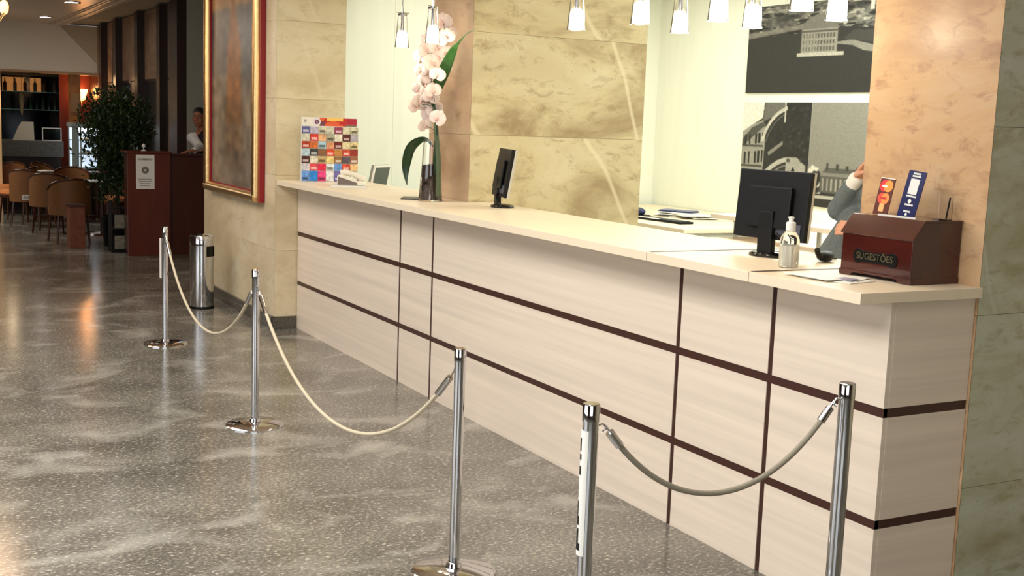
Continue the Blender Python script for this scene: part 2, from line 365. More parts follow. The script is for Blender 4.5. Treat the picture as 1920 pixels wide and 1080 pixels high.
# staff worktop behind the counter
dk = thing('staff_desk', 'low staff worktop fixed behind the reception counter', 'desk', (0, 0, 0))
part_box('worktop', (3.56, 4.1, 3.5, 6.78, .74, .77), m_lam, dk); part_box('support_panel', (3.58, 4.06, 3.52, 3.55, .0, .74), m_lam, dk)
part_box('support_panel', (3.58, 4.06, 6.7, 6.73, .0, .74), m_lam, dk)
dk2 = thing('staff_desk', 'low staff worktop behind the far end of the counter', 'desk', (0, 0, 0))
part_box('worktop', (3.56, 4.2, 7.6, 9.3, .76, .79), m_lam, dk2); part_box('support_panel', (3.6, 4.1, 7.62, 7.65, .0, .76), m_lam, dk2); part_box('support_panel', (3.6, 4.1, 9.2, 9.23, .0, .76), m_lam, dk2)

# ------------------------------------------------------------------ rope barriers
def stanchion(x, y, h, r, label, base_r=.16):
    t = thing('stanchion_post', label, 'barrier post', (x, y, 0), 0, 'chrome posts of the rope barrier')
    MB().lathe([(.0001, .0), (base_r, 0), (base_r, .006), (base_r*.93, .014), (.05, .022), (.0001, .024)], n=48).build('base_plate', m_chrome, t, smooth=True)
    MB().lathe([(.0001, .02), (r, .02), (r, h-.05)], n=28).build('tube', m_chrome, t, smooth=True)
    MB().lathe([(r, h-.05), (r*1.08, h-.05), (r*1.08, h-.004), (r*.98, h), (.0001, h)], n=28).build('top_cap', m_chrome, t, smooth=True)
    MB().lathe([(r, .024), (r*1.5, .024), (r*1.3, .04), (r, .042)], n=28).build('collar', m_chrome, t, smooth=True)
    return t
def hook(t, dx, dy, h, r):
    d = Vector((dx, dy, 0)).normalized(); p = [d*(r*.9)+Vector((0, 0, h)), d*(r+.02)+Vector((0, 0, h+.004)), d*(r+.03)+Vector((0, 0, h-.012)), d*(r+.018)+Vector((0, 0, h-.02))]
    MB().tube(p, .003, 8).build('hook', m_chrome, t, smooth=True)
PH = .868; HR = .8
S = [(1.893, 8.77), (1.84, 6.28), (1.918, 3.90)]
lbl = ['farthest chrome barrier post, standing before the trash bin', 'second farthest chrome barrier post, between two hanging ropes', 'middle chrome barrier post, at the near end of the long pale rope']
posts = [stanchion(x, y, PH, .021, l) for (x, y), l in zip(S, lbl)]
N4 = (1.725, 2.685); N5 = (2.627, 2.646)
p4 = stanchion(*N4, .95, .0225, 'chrome barrier post with a white lettered sticker down its side'); p5 = stanchion(*N5, .95, .0235, 'chrome barrier post nearest the corner of the reception counter')
def rope(a, b, za, zb, sag, r, m, label, hk, gap=.05, off=.03):
    t = thing('barrier_rope', label, 'rope', (0, 0, 0), 0, 'ropes of the barrier')
    A = Vector((a[0], a[1], za)); B = Vector((b[0], b[1], zb)); d = (B-A); d.z = 0; d.normalize()
    A2 = A+d*off; B2 = B-d*off; n = 48; pts = []
    for i in range(n+1):
        s = i/n; p = A2.lerp(B2, s); c = (math.cosh((s-.5)*2.6)-1)/(math.cosh(1.3)-1); p.z -= sag*(1-c); pts.append(p)
    k = 2
    MB().tube(pts[k:-k], r, 12).build('rope', m, t, smooth=True)
    for q in (pts[:k+2], pts[::-1][:k+2]):
        MB().tube([q[1].lerp(q[0], .0), q[-1]], r*1.55, 14).build('ferrule', m_chrome, t, smooth=True)
        MB().tube([q[0], q[0].lerp(q[1], .5)+Vector((0, 0, .002)), q[1]], r*.4, 8).build('clip', m_chrome, t, smooth=True)
    return t
rope(S[0], S[1], .80, .775, .46, .0085, m_rope, 'pale rope hanging in front of the trash bin, between the two farthest posts', 0)
rope(S[1], S[2], .775, .785, .49, .0085, m_rope, 'long pale rope sagging between the second farthest and middle posts', 0)
rope(N4, N5, .885, .90, .243, .0085, m_rope2, 'grey rope hanging between the two posts nearest the counter corner', 0, off=.045)
hook(posts[0], 0, -1, .80, .02); hook(posts[1], 0, 1, .775, .02); hook(posts[1], 0, -1, .775, .02); hook(posts[2], 0, 1, .785, .02)
hook(p4, 1, 0, .885, .021); hook(p5, -1, 0, .90, .022)
# sticker wrapped on post, pasted on post's lobby side
def arcstrip(r, a0, a1, z0, z1, n=10, t=.001):
    mb = MB(); vs = []
    for rr in (r, r+t):
        for i in range(n+1):
            a = a0+(a1-a0)*i/n
            for z in (z0, z1): vs.append((rr*math.cos(a), rr*math.sin(a), z))
    k = 2*(n+1); fs = []
    for i in range(n):
        fs += [(2*i, 2*i+1, 2*i+3, 2*i+2), (k+2*i, k+2*i+2, k+2*i+3, k+2*i+1)]
    for b in (0, n): fs.append((2*b, k+2*b, k+2*b+1, 2*b+1))
    for i in range(n): fs += [(2*i, 2*i+2, k+2*i+2, k+2*i), (2*i+1, k+2*i+1, k+2*i+3, 2*i+3)]
    return mb.add(vs, fs)
vd = math.atan2(-2.6, -1.75)     # side of the post turned to the lobby entrance
lb = arcstrip(.0235, vd-1.75, vd-.15, .52, .875).build('sticker', m_paper, p4, label='white sticker with black lettering')
inkm = mat('black_ink', (14, 14, 18), rough=.5)
for (zc, dz, a, wdt) in ((.835, .018, -1.35, .28), (.80, .008, -1.3, .3), (.762, .012, -1.25, .26), (.655, .02, -1.45, .3), (.62, .013, -1.3, .35), (.575, .022, -1.25, .3), (.545, .01, -1.1, .4)):
    arcstrip(.0247, vd+a-wdt, vd+a+wdt, zc-dz, zc+dz, 5, .0006).build('lettering', inkm, lb)
pl = part_box('sign_plate', (-.034, -.028, -.012, .03, .49, .78), m_paper, posts[0], .001, label='narrow white sign plate')
MB().cyl((-.028, 0, .62), .006, .01).build('plate_bracket', m_chrome, posts[0])

# ------------------------------------------------------------------ trash bin
tb = thing('trash_bin', 'cylindrical chrome trash bin with top opening beside the marble wall', 'trash bin', (2.55, 10.35, 0), math.radians(-100))
MB().lathe([(.0001, .0), (.098, 0), (.1, .01), (.1, .44)], n=48).build('body', m_chrome, tb, smooth=True)
mb = MB(); n = 48; z0, z1 = .44, .62; o0, o1 = math.radians(2), math.radians(66)
for i in range(n):
    a, b_ = 2*PI*i/n, 2*PI*(i+1)/n
    for lo, hi in ((.42, .46), (.46, .55), (.55, .63)):
        if lo == .46 and o0 <= a < o1: continue
        q = [(.104*math.cos(t_), .104*math.sin(t_), z_) for t_, z_ in ((a, lo), (b_, lo), (b_, hi), (a, hi))]; mb.add(q, [(0, 1, 2, 3)])
mb.lathe([(.104, .63), (.098, .642), (.06, .65), (.0001, .652)], n=n)
lid = mb.build('lid', m_chrome, tb, smooth=True); lid.rotation_euler.z = math.radians(10)
MB().cyl((0, 0, .44), .096, .18).build('dark_interior', m_black, tb)
MB().lathe([(.1, .0), (.106, 0), (.106, .02), (.1, .022)], n=40).build('foot_ring', m_black, tb)

# ------------------------------------------------------------------ framed painting
class Canvas:
    def __init__(s, w, h, c): s.w, s.h = w, h; s.a = np.ones((h, w, 3))*np.array(c); s.Y, s.X = np.mgrid[0:h, 0:w]; s.u = (s.X+.5)/w; s.vv = 1-(s.Y+.5)/h
    def put(s, m, c, al=1): s.a[m] = s.a[m]*(1-al)+np.array(c)*al
    def rect(s, u0, u1, v0, v1, c, al=1): s.put((s.u >= u0) & (s.u < u1) & (s.vv >= v0) & (s.vv < v1), c, al)
    def poly(s, P, c, al=1):
        ins = np.zeros(s.u.shape, bool); n = len(P)
        for i in range(n):
            (x1, y1), (x2, y2) = P[i], P[(i+1) % n]
            if y1 == y2: continue
            cond = ((y1 > s.vv) != (y2 > s.vv)) & (s.u < (x2-x1)*(s.vv-y1)/(y2-y1)+x1); ins ^= cond
        s.put(ins, c, al)
    def ell(s, cu, cv, ru, rv, c, al=1): s.put(((s.u-cu)/ru)**2+((s.vv-cv)/rv)**2 < 1, c, al)
    def smooth_noise(s, nu, nv):
        g = rng.random((nv+2, nu+2)); x = s.u*nu; y = s.vv*nv; xi = x.astype(int); yi = y.astype(int); fx = x-xi; fy = y-yi
        fx = fx*fx*(3-2*fx); fy = fy*fy*(3-2*fy)
        return (g[yi, xi]*(1-fx)+g[yi, xi+1]*fx)*(1-fy)+(g[yi+1, xi]*(1-fx)+g[yi+1, xi+1]*fx)*fy
    def blur(s, k=1):
        for _ in range(k):
            p = np.pad(s.a, ((1, 1), (1, 1), (0, 0)), 'edge'); s.a = (p[:-2, 1:-1]+p[2:, 1:-1]+p[1:-1, :-2]+p[1:-1, 2:]+2*p[1:-1, 1:-1])/6
        return s
    def grain(s, g, n=0):
        s.a *= (1-g+2*g*rng.random((s.h, s.w)))[..., None]
        if n: s.a *= (.8+.4*s.smooth_noise(s.w//n, s.h//n))[..., None]
        return s
    def tone(s, g): s.a = 255*(np.clip(s.a, 0, 255)/255)**g; return s
    def plane(s, name, m, parent, P):   # P(u,v)->xyz, flat print as a colour attribute on a fine grid
        w_, h_ = s.w, s.h
        uu = np.linspace(0, 1, w_+1); vv = np.linspace(1, 0, h_+1); U, V = np.meshgrid(uu, vv)
        p00, pu, pv = Vector(P(0, 0)), Vector(P(1, 0))-Vector(P(0, 0)), Vector(P(0, 1))-Vector(P(0, 0))
        co = np.stack([p00[i]+U*pu[i]+V*pv[i] for i in range(3)], -1).reshape(-1, 3)
        I = np.arange(w_*h_); r = I//w_; c = I % w_; a = r*(w_+1)+c
        fs = np.stack([a, a+(w_+1), a+(w_+2), a+1], -1)
        me = bpy.data.meshes.new(name); me.vertices.add(len(co)); me.vertices.foreach_set('co', co.ravel())
        me.loops.add(len(fs)*4); me.loops.foreach_set('vertex_index', fs.ravel()); me.polygons.add(len(fs))
        me.polygons.foreach_set('loop_start', np.arange(len(fs))*4); me.update(calc_edges=True)
        at = me.color_attributes.new('print', 'BYTE_COLOR', 'CORNER')
        lin = np.clip(s.a.reshape(-1, 3)/255, 0, 1); lin = np.where(lin <= .04045, lin/12.92, ((lin+.055)/1.055)**2.4)
        q = np.concatenate([lin, np.ones((len(lin), 1))], 1); at.data.foreach_set('color', np.repeat(q, 4, 0).ravel())
        me.materials.append(m); o = bpy.data.objects.new(name, me); COL.objects.link(o); o.parent = parent; return o
def print_mat(name, rough):
    m, nt, b = new_mat(name); a = nt.nodes.new('ShaderNodeVertexColor'); a.layer_name = 'print'
    nt.links.new(a.outputs[0], b.inputs['Base Color']); b.inputs['Roughness'].default_value = rough; return m
m_print = print_mat('matt_print', .55); m_canvas = print_mat('glazed_picture', .32)
fr = thing('framed_painting', 'tall painting of a tower in a gold and red frame on the marble wall', 'painting', (2.83, 10.3, 0))
FY0, FY1, FZ0, FZ1 = -.80, .76, 1.03, 3.0
def bar(p, q, r, m, name, par, nx=-.045):
    return MB().tube([p, q], r, 16).build(name, m, par, smooth=True)
for p, q in (((-.05, FY0, FZ0), (-.05, FY0, FZ1)), ((-.05, FY1, FZ0), (-.05, FY1, FZ1)), ((-.05, FY0-.03, FZ0), (-.05, FY1+.03, FZ0)), ((-.05, FY0-.03, FZ1), (-.05, FY1+.03, FZ1))):
    bar(p, q, .042, m_gold, 'gold_moulding', fr)
MB().box(-.045, -.002, FY0-.075, FY0-.02, FZ0-.04, FZ1+.04).box(-.045, -.002, FY1+.02, FY1+.06, FZ0-.04, FZ1+.04).box(-.045, -.002, FY0, FY1, FZ1, FZ1+.04).build('red_outer_frame', m_red, fr)
MB().box(-.05, -.03, FY0, FY0+.06, FZ0, FZ1).box(-.05, -.03, FY1-.06, FY1, FZ0, FZ1).box(-.05, -.03, FY0, FY1, FZ0, FZ0+.05).box(-.05, -.03, FY0, FY1, FZ1-.05, FZ1).build('red_inner_slip', m_red, fr)
cv = Canvas(70, 110, (112, 100, 84)); nz = cv.smooth_noise(5, 8); cv.a *= (.75+.5*nz)[..., None]
cv.put(cv.vv > .80, (170, 128, 76), .6); cv.put((cv.vv < .80) & (cv.vv > .5), (72, 76, 76), .45)
cv.poly([(.36, .18), (.36, .62), (.40, .74), (.48, .86), (.56, .74), (.64, .62), (.64, .18)], (128, 82, 40), .85)
cv.poly([(.3, .1), (.3, .4), (.7, .4), (.7, .1)], (96, 72, 48), .6)
cv.put(cv.vv < .3, (98, 88, 74), .5)
for k in range(16):
    u_, v_ = rng.random(2); cv.ell(u_, .1+.4*v_, .05, .012, (60, 48, 36), .5)
cv.blur(4); cv.a *= (1.0+.35*cv.smooth_noise(14, 30)+.1*rng.random((110, 70)))[..., None]
cv.plane('canvas', m_canvas, fr, lambda u, v: (-.026, FY1-u*(FY1-FY0), FZ0+v*(FZ1-FZ0)))

# ------------------------------------------------------------------ office wall pictures (flat mounted photographs)
def picture(name, label, y0, y1, z0, z1, cv):
    t = thing(name, label, 'picture', (8.8, 0, 0)); part_box('board', (-.02, -.001, y0, y1, z0, z1), m_paper, t, 0)
    cv.plane('photo_print', m_print, t, lambda u, v: (-.0215, y1-u*(y1-y0), z0+v*(z1-z0)))
G = lambda g: (g, g*.985, g*.93)
cv = Canvas(240, 190, G(70))     # aerial waterfront
cv.a *= (.9+.2*rng.random((190, 240)))[..., None]
land = cv.smooth_noise(14, 14)*.6+cv.smooth_noise(40, 34)*.4+.25*rng.random((190, 240))
msk = (cv.vv > .60+.12*cv.smooth_noise(6, 3)) & (cv.vv < 1.01); cv.a[msk] = np.clip((40+150*land)[msk][:, None]*np.array([1, .985, .94]), 0, 255)
for k in range(70):
    u_, v_ = rng.random(), .66+.32*rng.random(); s_ = .008+.02*rng.random(); g_ = rng.choice([25, 40, 200, 225, 170]); cv.rect(u_, u_+s_*2.2, v_, v_+s_, G(g_), .8)
for k in range(26):
    u_, v_ = rng.random(), .66+.3*rng.random(); cv.ell(u_, v_, .03, .02, G(34), .7)
for k in range(260):
    u_, v_ = rng.random(), .64+.38*rng.random(); s_ = .003+.007*rng.random(); g_ = rng.choice([20, 34, 90, 190, 228]); cv.rect(u_, u_+s_*2.4, v_, v_+s_, G(g_), .75)
cv.poly([(.0, .63), (.30, .70), (.62, .80), (.60, .84), (.28, .75), (.0, .69)], G(165), .8)
cv.poly([(.36, .52), (.36, .57), (.60, .50), (.66, .44), (.72, .42), (1, .35), (1, .43), (.75, .47), (.60, .56)], G(178), .9)
cv.poly([(.55, .57), (1, .44), (1, .62), (.6, .66)], G(112), .6)
for k in range(9): cv.poly([(.74+.03*k, .66-.02*k), (.80+.03*k, .64-.02*k), (.80+.03*k, .625-.02*k), (.74+.03*k, .645-.02*k)], G(rng.choice([210, 40, 190])))
cv.poly([(.32, .44), (.32, .70), (.52, .70), (.52, .42)], G(176)); cv.poly([(.31, .70), (.34, .79), (.42, .88), (.50, .79), (.53, .70)], G(150)); cv.rect(.415, .43, .86, .93, G(170))
for k in range(11):
    for v_ in (.46, .53, .60): cv.rect(.332+k*.0165, .339+k*.0165, v_, v_+.045, G(92), .8)
cv.rect(.315, .525, .665, .685, G(120))
cv.rect(.30, .56, .40, .44, G(205)); cv.rect(.68, .7, .86, .99, G(225)); cv.rect(.75, .78, .88, .99, G(225)); cv.rect(.86, 1, .88, .97, G(215), .8)
cv.blur(1).grain(.07).tone(1.5)
picture('wall_photograph', 'black and white aerial waterfront photograph, upper picture on the office wall', 8.05, 10.76, 2.135, 3.08, cv)
cv = Canvas(150, 150, G(46)); cv.a *= (.7+.6*cv.smooth_noise(22, 22))[..., None]
cv.poly([(0, .62), (0, 1), (.32, 1), (.30, .84), (.12, .76)], G(232)); cv.poly([(.30, .8), (.33, 1), (.62, 1), (.66, .92)], G(128))
cv.poly([(.0, .02), (.0, .70), (.16, .78), (.30, .82), (.36, .76), (.33, .02)], G(168)); cv.poly([(0, .62), (.14, .74), (.30, .80), (.36, .76), (.30, .74), (0, .54)], G(80), .8)
for k, (u0, u1) in enumerate([(.04, .07), (.11, .13), (.2, .225), (.25, .28), (.305, .325)]):
    for (v0, v1) in ((.60, .70), (.40, .52), (.16, .30)): cv.rect(u0, u1, v0-.04+.1*u0, v1-.04+.1*u0, G(28))
cv.rect(0, .33, .34, .36, G(90)); cv.rect(0, .33, .55, .565, G(90)); cv.rect(0, .34, 0, .07, G(60)); 
for r0, r1, cv0, g_ in ((.46, .50, .50, 205), (.42, .435, .50, 120)):
    d = np.hypot((cv.u-.78)/1.0, (cv.vv-cv0)/.95); cv.put((d > r0) & (d < r1) & (cv.u < .66) & (cv.vv > .6), G(g_))
d = np.hypot((cv.u-.80), (cv.vv-.02)/.8); cv.put((d > .50) & (d < .56) & (cv.u < .68), G(190)); cv.put((d > .45) & (d < .47) & (cv.u < .68), G(150))
cv.poly([(.40, .50), (.62, .62), (.62, .58), (.42, .46)], G(150)); cv.poly([(.68, 0), (.68, .46), (.84, .46), (.90, .42), (.97, .38), (.97, 0)], G(172)); cv.ell(.79, .2, .035, .16, G(30)); cv.ell(.72, .2, .015, .12, G(60))
for k in range(60): u_, v_ = .70+.3*rng.random(), .42+.55*rng.random(); cv.ell(u_, v_, .025, .02, G(rng.choice([24, 34, 90, 60])), .7)
cv.rect(.62, .64, .8, 1, G(210))
cv.blur(1).grain(.08).tone(1.35)
picture('wall_photograph', 'black and white photograph of an arched building facade, lower left picture on the office wall', 9.655, 10.76, .95, 2.035, cv)
cv = Canvas(170, 150, G(158)); cv.a *= (.95+.1*cv.vv)[..., None]
cv.rect(0, 1, 0, .18, G(60)); cv.rect(0, .5, .08, .11, G(190)); cv.poly([(0, .13), (0, .35), (.04, .40), (.10, .37), (.13, .13)], G(215)); 
for k in range(40): cv.ell(.13*rng.random()+.04, .14+.18*rng.random(), .02, .025, G(40), .8)
cv.poly([(.12, .14), (.12, .32), (.17, .38), (.60, .38), (.64, .32), (.64, .14)], G(112)); cv.rect(.12, .66, .30, .33, G(150))
for k in range(12): cv.rect(.14+k*.04, .155+k*.04, .16, .28, G(190), .8)
for k in range(5): cv.rect(.17+k*.09, .19+k*.09, .36, .43-.01*k, G(80))
cv.blur(1).grain(.04).tone(1.45)
picture('wall_photograph', 'grey sky photograph over a palace roofline, lower right picture on the office wall', 8.05, 9.652, .95, 2.035, cv)

# ------------------------------------------------------------------ pendant lamps
m_frost = mat('lit_frosted_glass', (255, 250, 240), rough=.4, emit=(255, 244, 218), estr=9)
def pendant():
    t = thing('pendant_lamp', '', 'lamp', (0, 0, 0), 0, 'glass pendant lamps over the counter')
    MB().lathe([(.046, 0), (.044, .004), (.028, .195), (.026, .2), (.024, .2), (.0265, .19), (.0425, .004), (.046, 0)], n=32).build('glass_shade', m_glass, t, smooth=True)
    MB().lathe([(.0001, .006), (.030, .006), (.036, .012), (.031, .085), (.022, .098), (.012, .1), (.0001, .1)], n=24).build('diffuser', m_frost, t, smooth=True)
    MB().lathe([(.0001, .1), (.011, .1), (.009, .19), (.030, .196), (.030, .206), (.008, .212), (.005, .25), (.0001, .25)], n=24).build('socket', m_chrome, t, smooth=True)
    MB().tube([(-.045, 0, .212), (.045, 0, .212)], .0025, 8).build('cross_rod', m_chrome, t, smooth=True)
    MB().tube([(0, 0, .25), (0, 0, ZC-2.16-.02)], .0018, 6).build('cable', m_black, t)
    MB().cyl((0, 0, ZC-2.16-.02), .045, .02).build('canopy', m_chrome, t)
    return t
lamps = [(2.99, 7.05, 'leftmost glass pendant lamp, left of the orchid flowers'), (2.95, 6.5, 'glass pendant lamp hanging just behind the orchid flowers'),
 (2.993, 4.949, 'pendant lamp in front of the yellow marble pillar, middle of its face'), (3.004, 4.428, 'pendant lamp in front of the right edge of the yellow marble pillar'),
 (3.386, 4.659, 'lowest hanging pendant lamp, first one before the white office wall'), (3.12, 4.03, 'pendant lamp before the white office wall, between two others'),
 (3.405, 4.157, 'pendant lamp before the left edge of the aerial photograph'), (3.046, 3.444, 'higher pendant lamp in front of the aerial photograph'),
 (3.387, 3.622, 'rightmost pendant lamp, in front of the aerial photograph')]
proto = pendant()
for i, (x, y, l) in enumerate(lamps):
    o = proto if i == 0 else dup(proto, (x, y, 2.15), 0)
    o.location = (x, y, 2.15); o.rotation_euler.z = .5*i; o['label'] = l
    point('pendant_glow', (x, y, 2.10), 3.6, (1, .88, .66), .04)

# ------------------------------------------------------------------ leaflet rack
rk = thing('leaflet_display', 'cardboard display of colourful discount cards standing on the far end of the counter', 'leaflet display', (3.235, 9.03, ZT+.001))
Wd, Hd = .47, .50
part_box('backboard', (-Wd/2, Wd/2, .0, .012, 0, Hd), m_paper, rk, .001)
MB().prism([(.012, 0), (.085, 0), (.012, .3)], 'x', -.01, .01).build('easel_strut', m_paper, rk)
cs = [[(96, 96, 150), (190, 180, 200), (215, 205, 180), (200, 195, 175), (150, 60, 90), (205, 198, 165), (205, 198, 165)],
 [(205, 200, 180), (215, 62, 52), (232, 170, 125), (170, 165, 140), (240, 220, 200), (90, 36, 32), (175, 165, 175)],
 [(180, 60, 40), (212, 110, 56), (170, 200, 215), (218, 150, 110), (112, 38, 32), (220, 205, 160), (214, 192, 140)],
 [(180, 202, 212), (58, 58, 60), (130, 90, 60), (222, 72, 40), (192, 130, 66), (206, 76, 56), (152, 56, 46)],
 [(78, 32, 32), (218, 208, 190), (190, 160, 110), (240, 205, 130), (150, 100, 56), (90, 80, 92), (150, 100, 70)],
 [(200, 195, 200), (228, 76, 80), (226, 34, 76), (218, 218, 214), (104, 150, 216), (206, 66, 46), (234, 184, 130)],
 [(104, 150, 216), (40, 126, 205), (228, 64, 130), (222, 222, 222), (110, 100, 165), (200, 205, 212), (238, 238, 216)]]
cwid = Wd/7; zt = Hd-.07; rh = [.058]*6+[zt-6*.058]
z = zt
for r in range(7):
    z2 = z-rh[r]
    for c in range(7):
        x0 = -Wd/2+c*cwid; col = cs[r][c]
        cm = mat('card_%d_%d' % (r, c), col, rough=.4, var=.35, scale=45)
        k = part_box('card', (x0+.002, x0+cwid-.002, -.006-.001*((r+c) % 3), -.0005, z2+.002, z-.002), cm, rk, 0)
        if (r*3+c) % 2 == 0:
            o2 = tuple(int(255-(255-q)*.4) for q in col) if sum(col) < 420 else tuple(int(q*.55) for q in col)
            part_box('print_band', (x0+.01, x0+cwid-.012, -.0092-.001*((r+c) % 3), -.007, z2+.012, z2+.03), mat('band_%d_%d' % (r, c), o2, rough=.4, var=.2, scale=80), k, 0)
    z = z2
cv = Canvas(94, 16, (236, 228, 214)); u = cv.u
cv.put(u > .32, (226, 92, 48)); n1 = cv.smooth_noise(14, 3); cv.put((u > .32) & (n1 > .6), (190, 36, 30)); cv.put((u > .45) & (u < .75) & (cv.vv > .6), (246, 196, 92)); cv.put((u > .82) & (cv.vv > .3), (176, 26, 50)); cv.put((u > .32) & (u < .42) & (cv.vv < .55), (112, 60, 70)); cv.put((u > .8) & (cv.vv < .25), (130, 105, 90))
cv.ell(.27, .5, .07, .46, (226, 214, 222)); cv.ell(.27, .48, .038, .27, (84, 34, 66)); cv.ell(.27, .48, .02, .14, (176, 120, 140)); cv.ell(.06, .55, .022, .17, (60, 50, 46)); cv.ell(.062, .52, .01, .08, (230, 225, 210))
cv.plane('header_print', m_print, rk, lambda u, v: (-Wd/2+u*Wd*.97, -.0015, Hd-.066+v*.064))

# ------------------------------------------------------------------ telephone
m_phone = mat('ivory_plastic', (232, 224, 205), rough=.4); m_pdark = mat('phone_grey', (110, 96, 88), rough=.5)
ph = thing('telephone', 'ivory desk telephone beside the leaflet display', 'telephone', (3.21, 8.46, ZT+.001), math.radians(-118))
MB().prism([(-.10, 0), (.10, 0), (.10, .018), (-.085, .075), (-.10, .072)], 'x', -.10, .10).build('body', m_phone, ph, bevel=.006, smooth=True)
MB().prism([(-.098, .004), (.05, .004), (.05, .02), (-.09, .062)], 'x', .1, .1035).build('side_recess', m_pdark, ph)
hs = MB().tube([(-.06, -.095, .085), (-.06, -.06, .088), (-.06, .0, .075), (-.06, .06, .048), (-.06, .09, .038)], [.022, .024, .017, .024, .022], 14).build('handset', m_phone, ph, smooth=True)
for i in range(4):
    for j in range(3):
        zz = .075-(.0575/.185)*((.0+i*.025)+.06)+.004
        part_box('key', (.0+j*.026, .018+j*.026, -.03+i*.025-.006, -.03+i*.025+.008, zz-.006, zz+.003), m_pdark if i == 3 else m_paper, ph, .001)
cur = [(-.06+.01*math.sin(t*1.9), .10+.03*math.sin(t/5), .006+.004*math.cos(t*1.9)) for t in range(0, 12)]
MB().tube([(-.06, .10, .035), (-.05, .13, .01), (0, .14, .005), (.07, .13, .005), (.11, .11, .005)], .004, 8).build('cord', m_phone, ph, smooth=True)
pb = thing('paper_pad', 'thin white paper pad lying under the ivory telephone', 'notepad', (3.12, 8.33, ZT+.0008), -.35)
ph.location.z = ZT+.0085
for k in range(3): part_box('sheet', (-.11-.003*k, .14, -.13+.004*k, .10, .002*k+.0002, .002*k+.002), m_paper, pb, 0)

# ------------------------------------------------------------------ monitors
def monitor(name, label, loc, nb, wd, hg, tilt, base_w, lift, backm=m_black, edge=None, thick=.045, scr=None):
    # local +Y = screen normal; nb = bearing of the screen normal measured from +Y towards +X
    t = thing(name, label, 'monitor', loc, -nb)
    MB().lathe([(.0001, 0), (base_w, 0), (base_w, .008), (base_w*.9, .016), (.03, .022), (.0001, .022)], n=36, sx=1, sy=.8).build('base', m_black2, t, smooth=True)
    MB().cbox((0, -.03, lift/2+.06), (.075, .03, lift+.12)).build('neck', backm, t, bevel=.008)
    g = Matrix.Rotation(-tilt, 3, 'X'); c = Vector((0, 0, lift+hg/2))
    MB().cbox(c+g@Vector((0, 0, 0)), (wd, thick*.55, hg), g).build('back_shell', backm, t, bevel=.006)
    MB().cbox(c+g@Vector((0, -thick*.55, -.01)), (wd*.6, thick*.3, hg*.6), g).build('rear_hump', backm, t, bevel=.01)
    MB().cbox(c+g@Vector((wd*.27, -thick*.285, -hg*.34)), (wd*.34, .004, hg*.17), g).build('rating_label', mat('label_grey', (70, 72, 80), rough=.5), t)
    bz = MB().cbox(c+g@Vector((0, thick*.36, 0)), (wd, .014, hg), g).build('front_bezel', edge or mat('silver_bezel', (196, 192, 180), rough=.4), t, bevel=.002)
    MB().cbox(c+g@Vector((0, thick*.36+.0078, .004)), (wd-.03, .0012, hg-.036), g).build('screen', scr or m_black2, t)
    return t
mon1 = monitor('monitor', 'black flat monitor seen edge-on, standing before the yellow marble pillar', (3.40, 6.40, ZT+.001), math.radians(106), .36, .29, math.radians(9), .09, .065)
MB().tube([(.05, -.04, .10), (.09, -.06, .07), (.11, -.055, .035), (.105, -.03, .008)], .007, 8).build('cable', m_black, mon1, smooth=True)
mon2 = monitor('monitor', 'large black monitor seen from behind, beside the sanitizer bottle', (3.30, 3.82, ZT+.001), math.radians(80), .37, .285, math.radians(5), .095, .07)
MB().tube([(.06, -.04, .10), (.11, -.05, .075), (.15, -.05, .035), (.17, -.04, .015)], .0045, 8).build('cable', m_black, mon2, smooth=True)
mon3 = monitor('monitor', 'pale grey monitor seen above the counter between telephone and orchid vase', (3.66, 9.07, .791), math.radians(137), .30, .27, math.radians(12), .09, .27, backm=mat('monitor_grey', (128, 128, 116), rough=.5), edge=mat('monitor_edge', (230, 226, 214), rough=.4), scr=mat('grey_screen', (92, 98, 92), rough=.3))
# card reader / mouse shaped device
dv = thing('card_terminal', 'small rounded black desk device between the monitor and the wooden box', 'card reader', (3.40, 3.60, ZT+.001), math.radians(30))
mb = MB(); ring = []
mb.ball((0, 0, .0225), (.06, .034, .022), 24, 12); mb.build('body', m_black, dv, smooth=True)
MB().box(-.03, .03, -.018, .018, .032, .0395).build('keypad', m_black2, dv, bevel=.002)
MB().tube([(-.055, 0, .02), (-.075, .01, .04), (-.085, .01, .055)], .011, 10).build('plug', m_black, dv, smooth=True)
MB().tube([(.055, 0, .012), (.09, .005, .006), (.12, -.01, .005), (.15, .02, .005)], .004, 8).build('cord', m_black, dv, smooth=True)
# sanitizer bottle
m_clear = mat('clear_plastic', (255, 255, 255), rough=.02, trans=1, ior=1.3)
m_gel = mat('sanitizer_gel', (250, 246, 232), rough=.15, trans=.5, ior=1.33)
bt = thing('sanitizer_bottle', 'clear hand sanitizer bottle with white flip cap on the counter', 'bottle', (3.10, 3.48, ZT+.001))
MB().lathe([(.0001, .0), (.034, 0), (.038, .004), (.038, .10), (.034, .118), (.022, .135), (.014, .142), (.014, .15)], n=36).build('bottle', m_clear, bt, smooth=True)
MB().lathe([(.0001, .003), (.034, .003), (.0358, .006), (.0358, .085), (.0001, .085)], n=36).build('gel', m_gel, bt, smooth=True)
MB().lathe([(.0001, .142), (.0185, .142), (.0185, .17), (.016, .173), (.009, .175), (.009, .186), (.0115, .188), (.0115, .193), (.0001, .195)], n=28).build('cap', m_paper, bt, smooth=True)
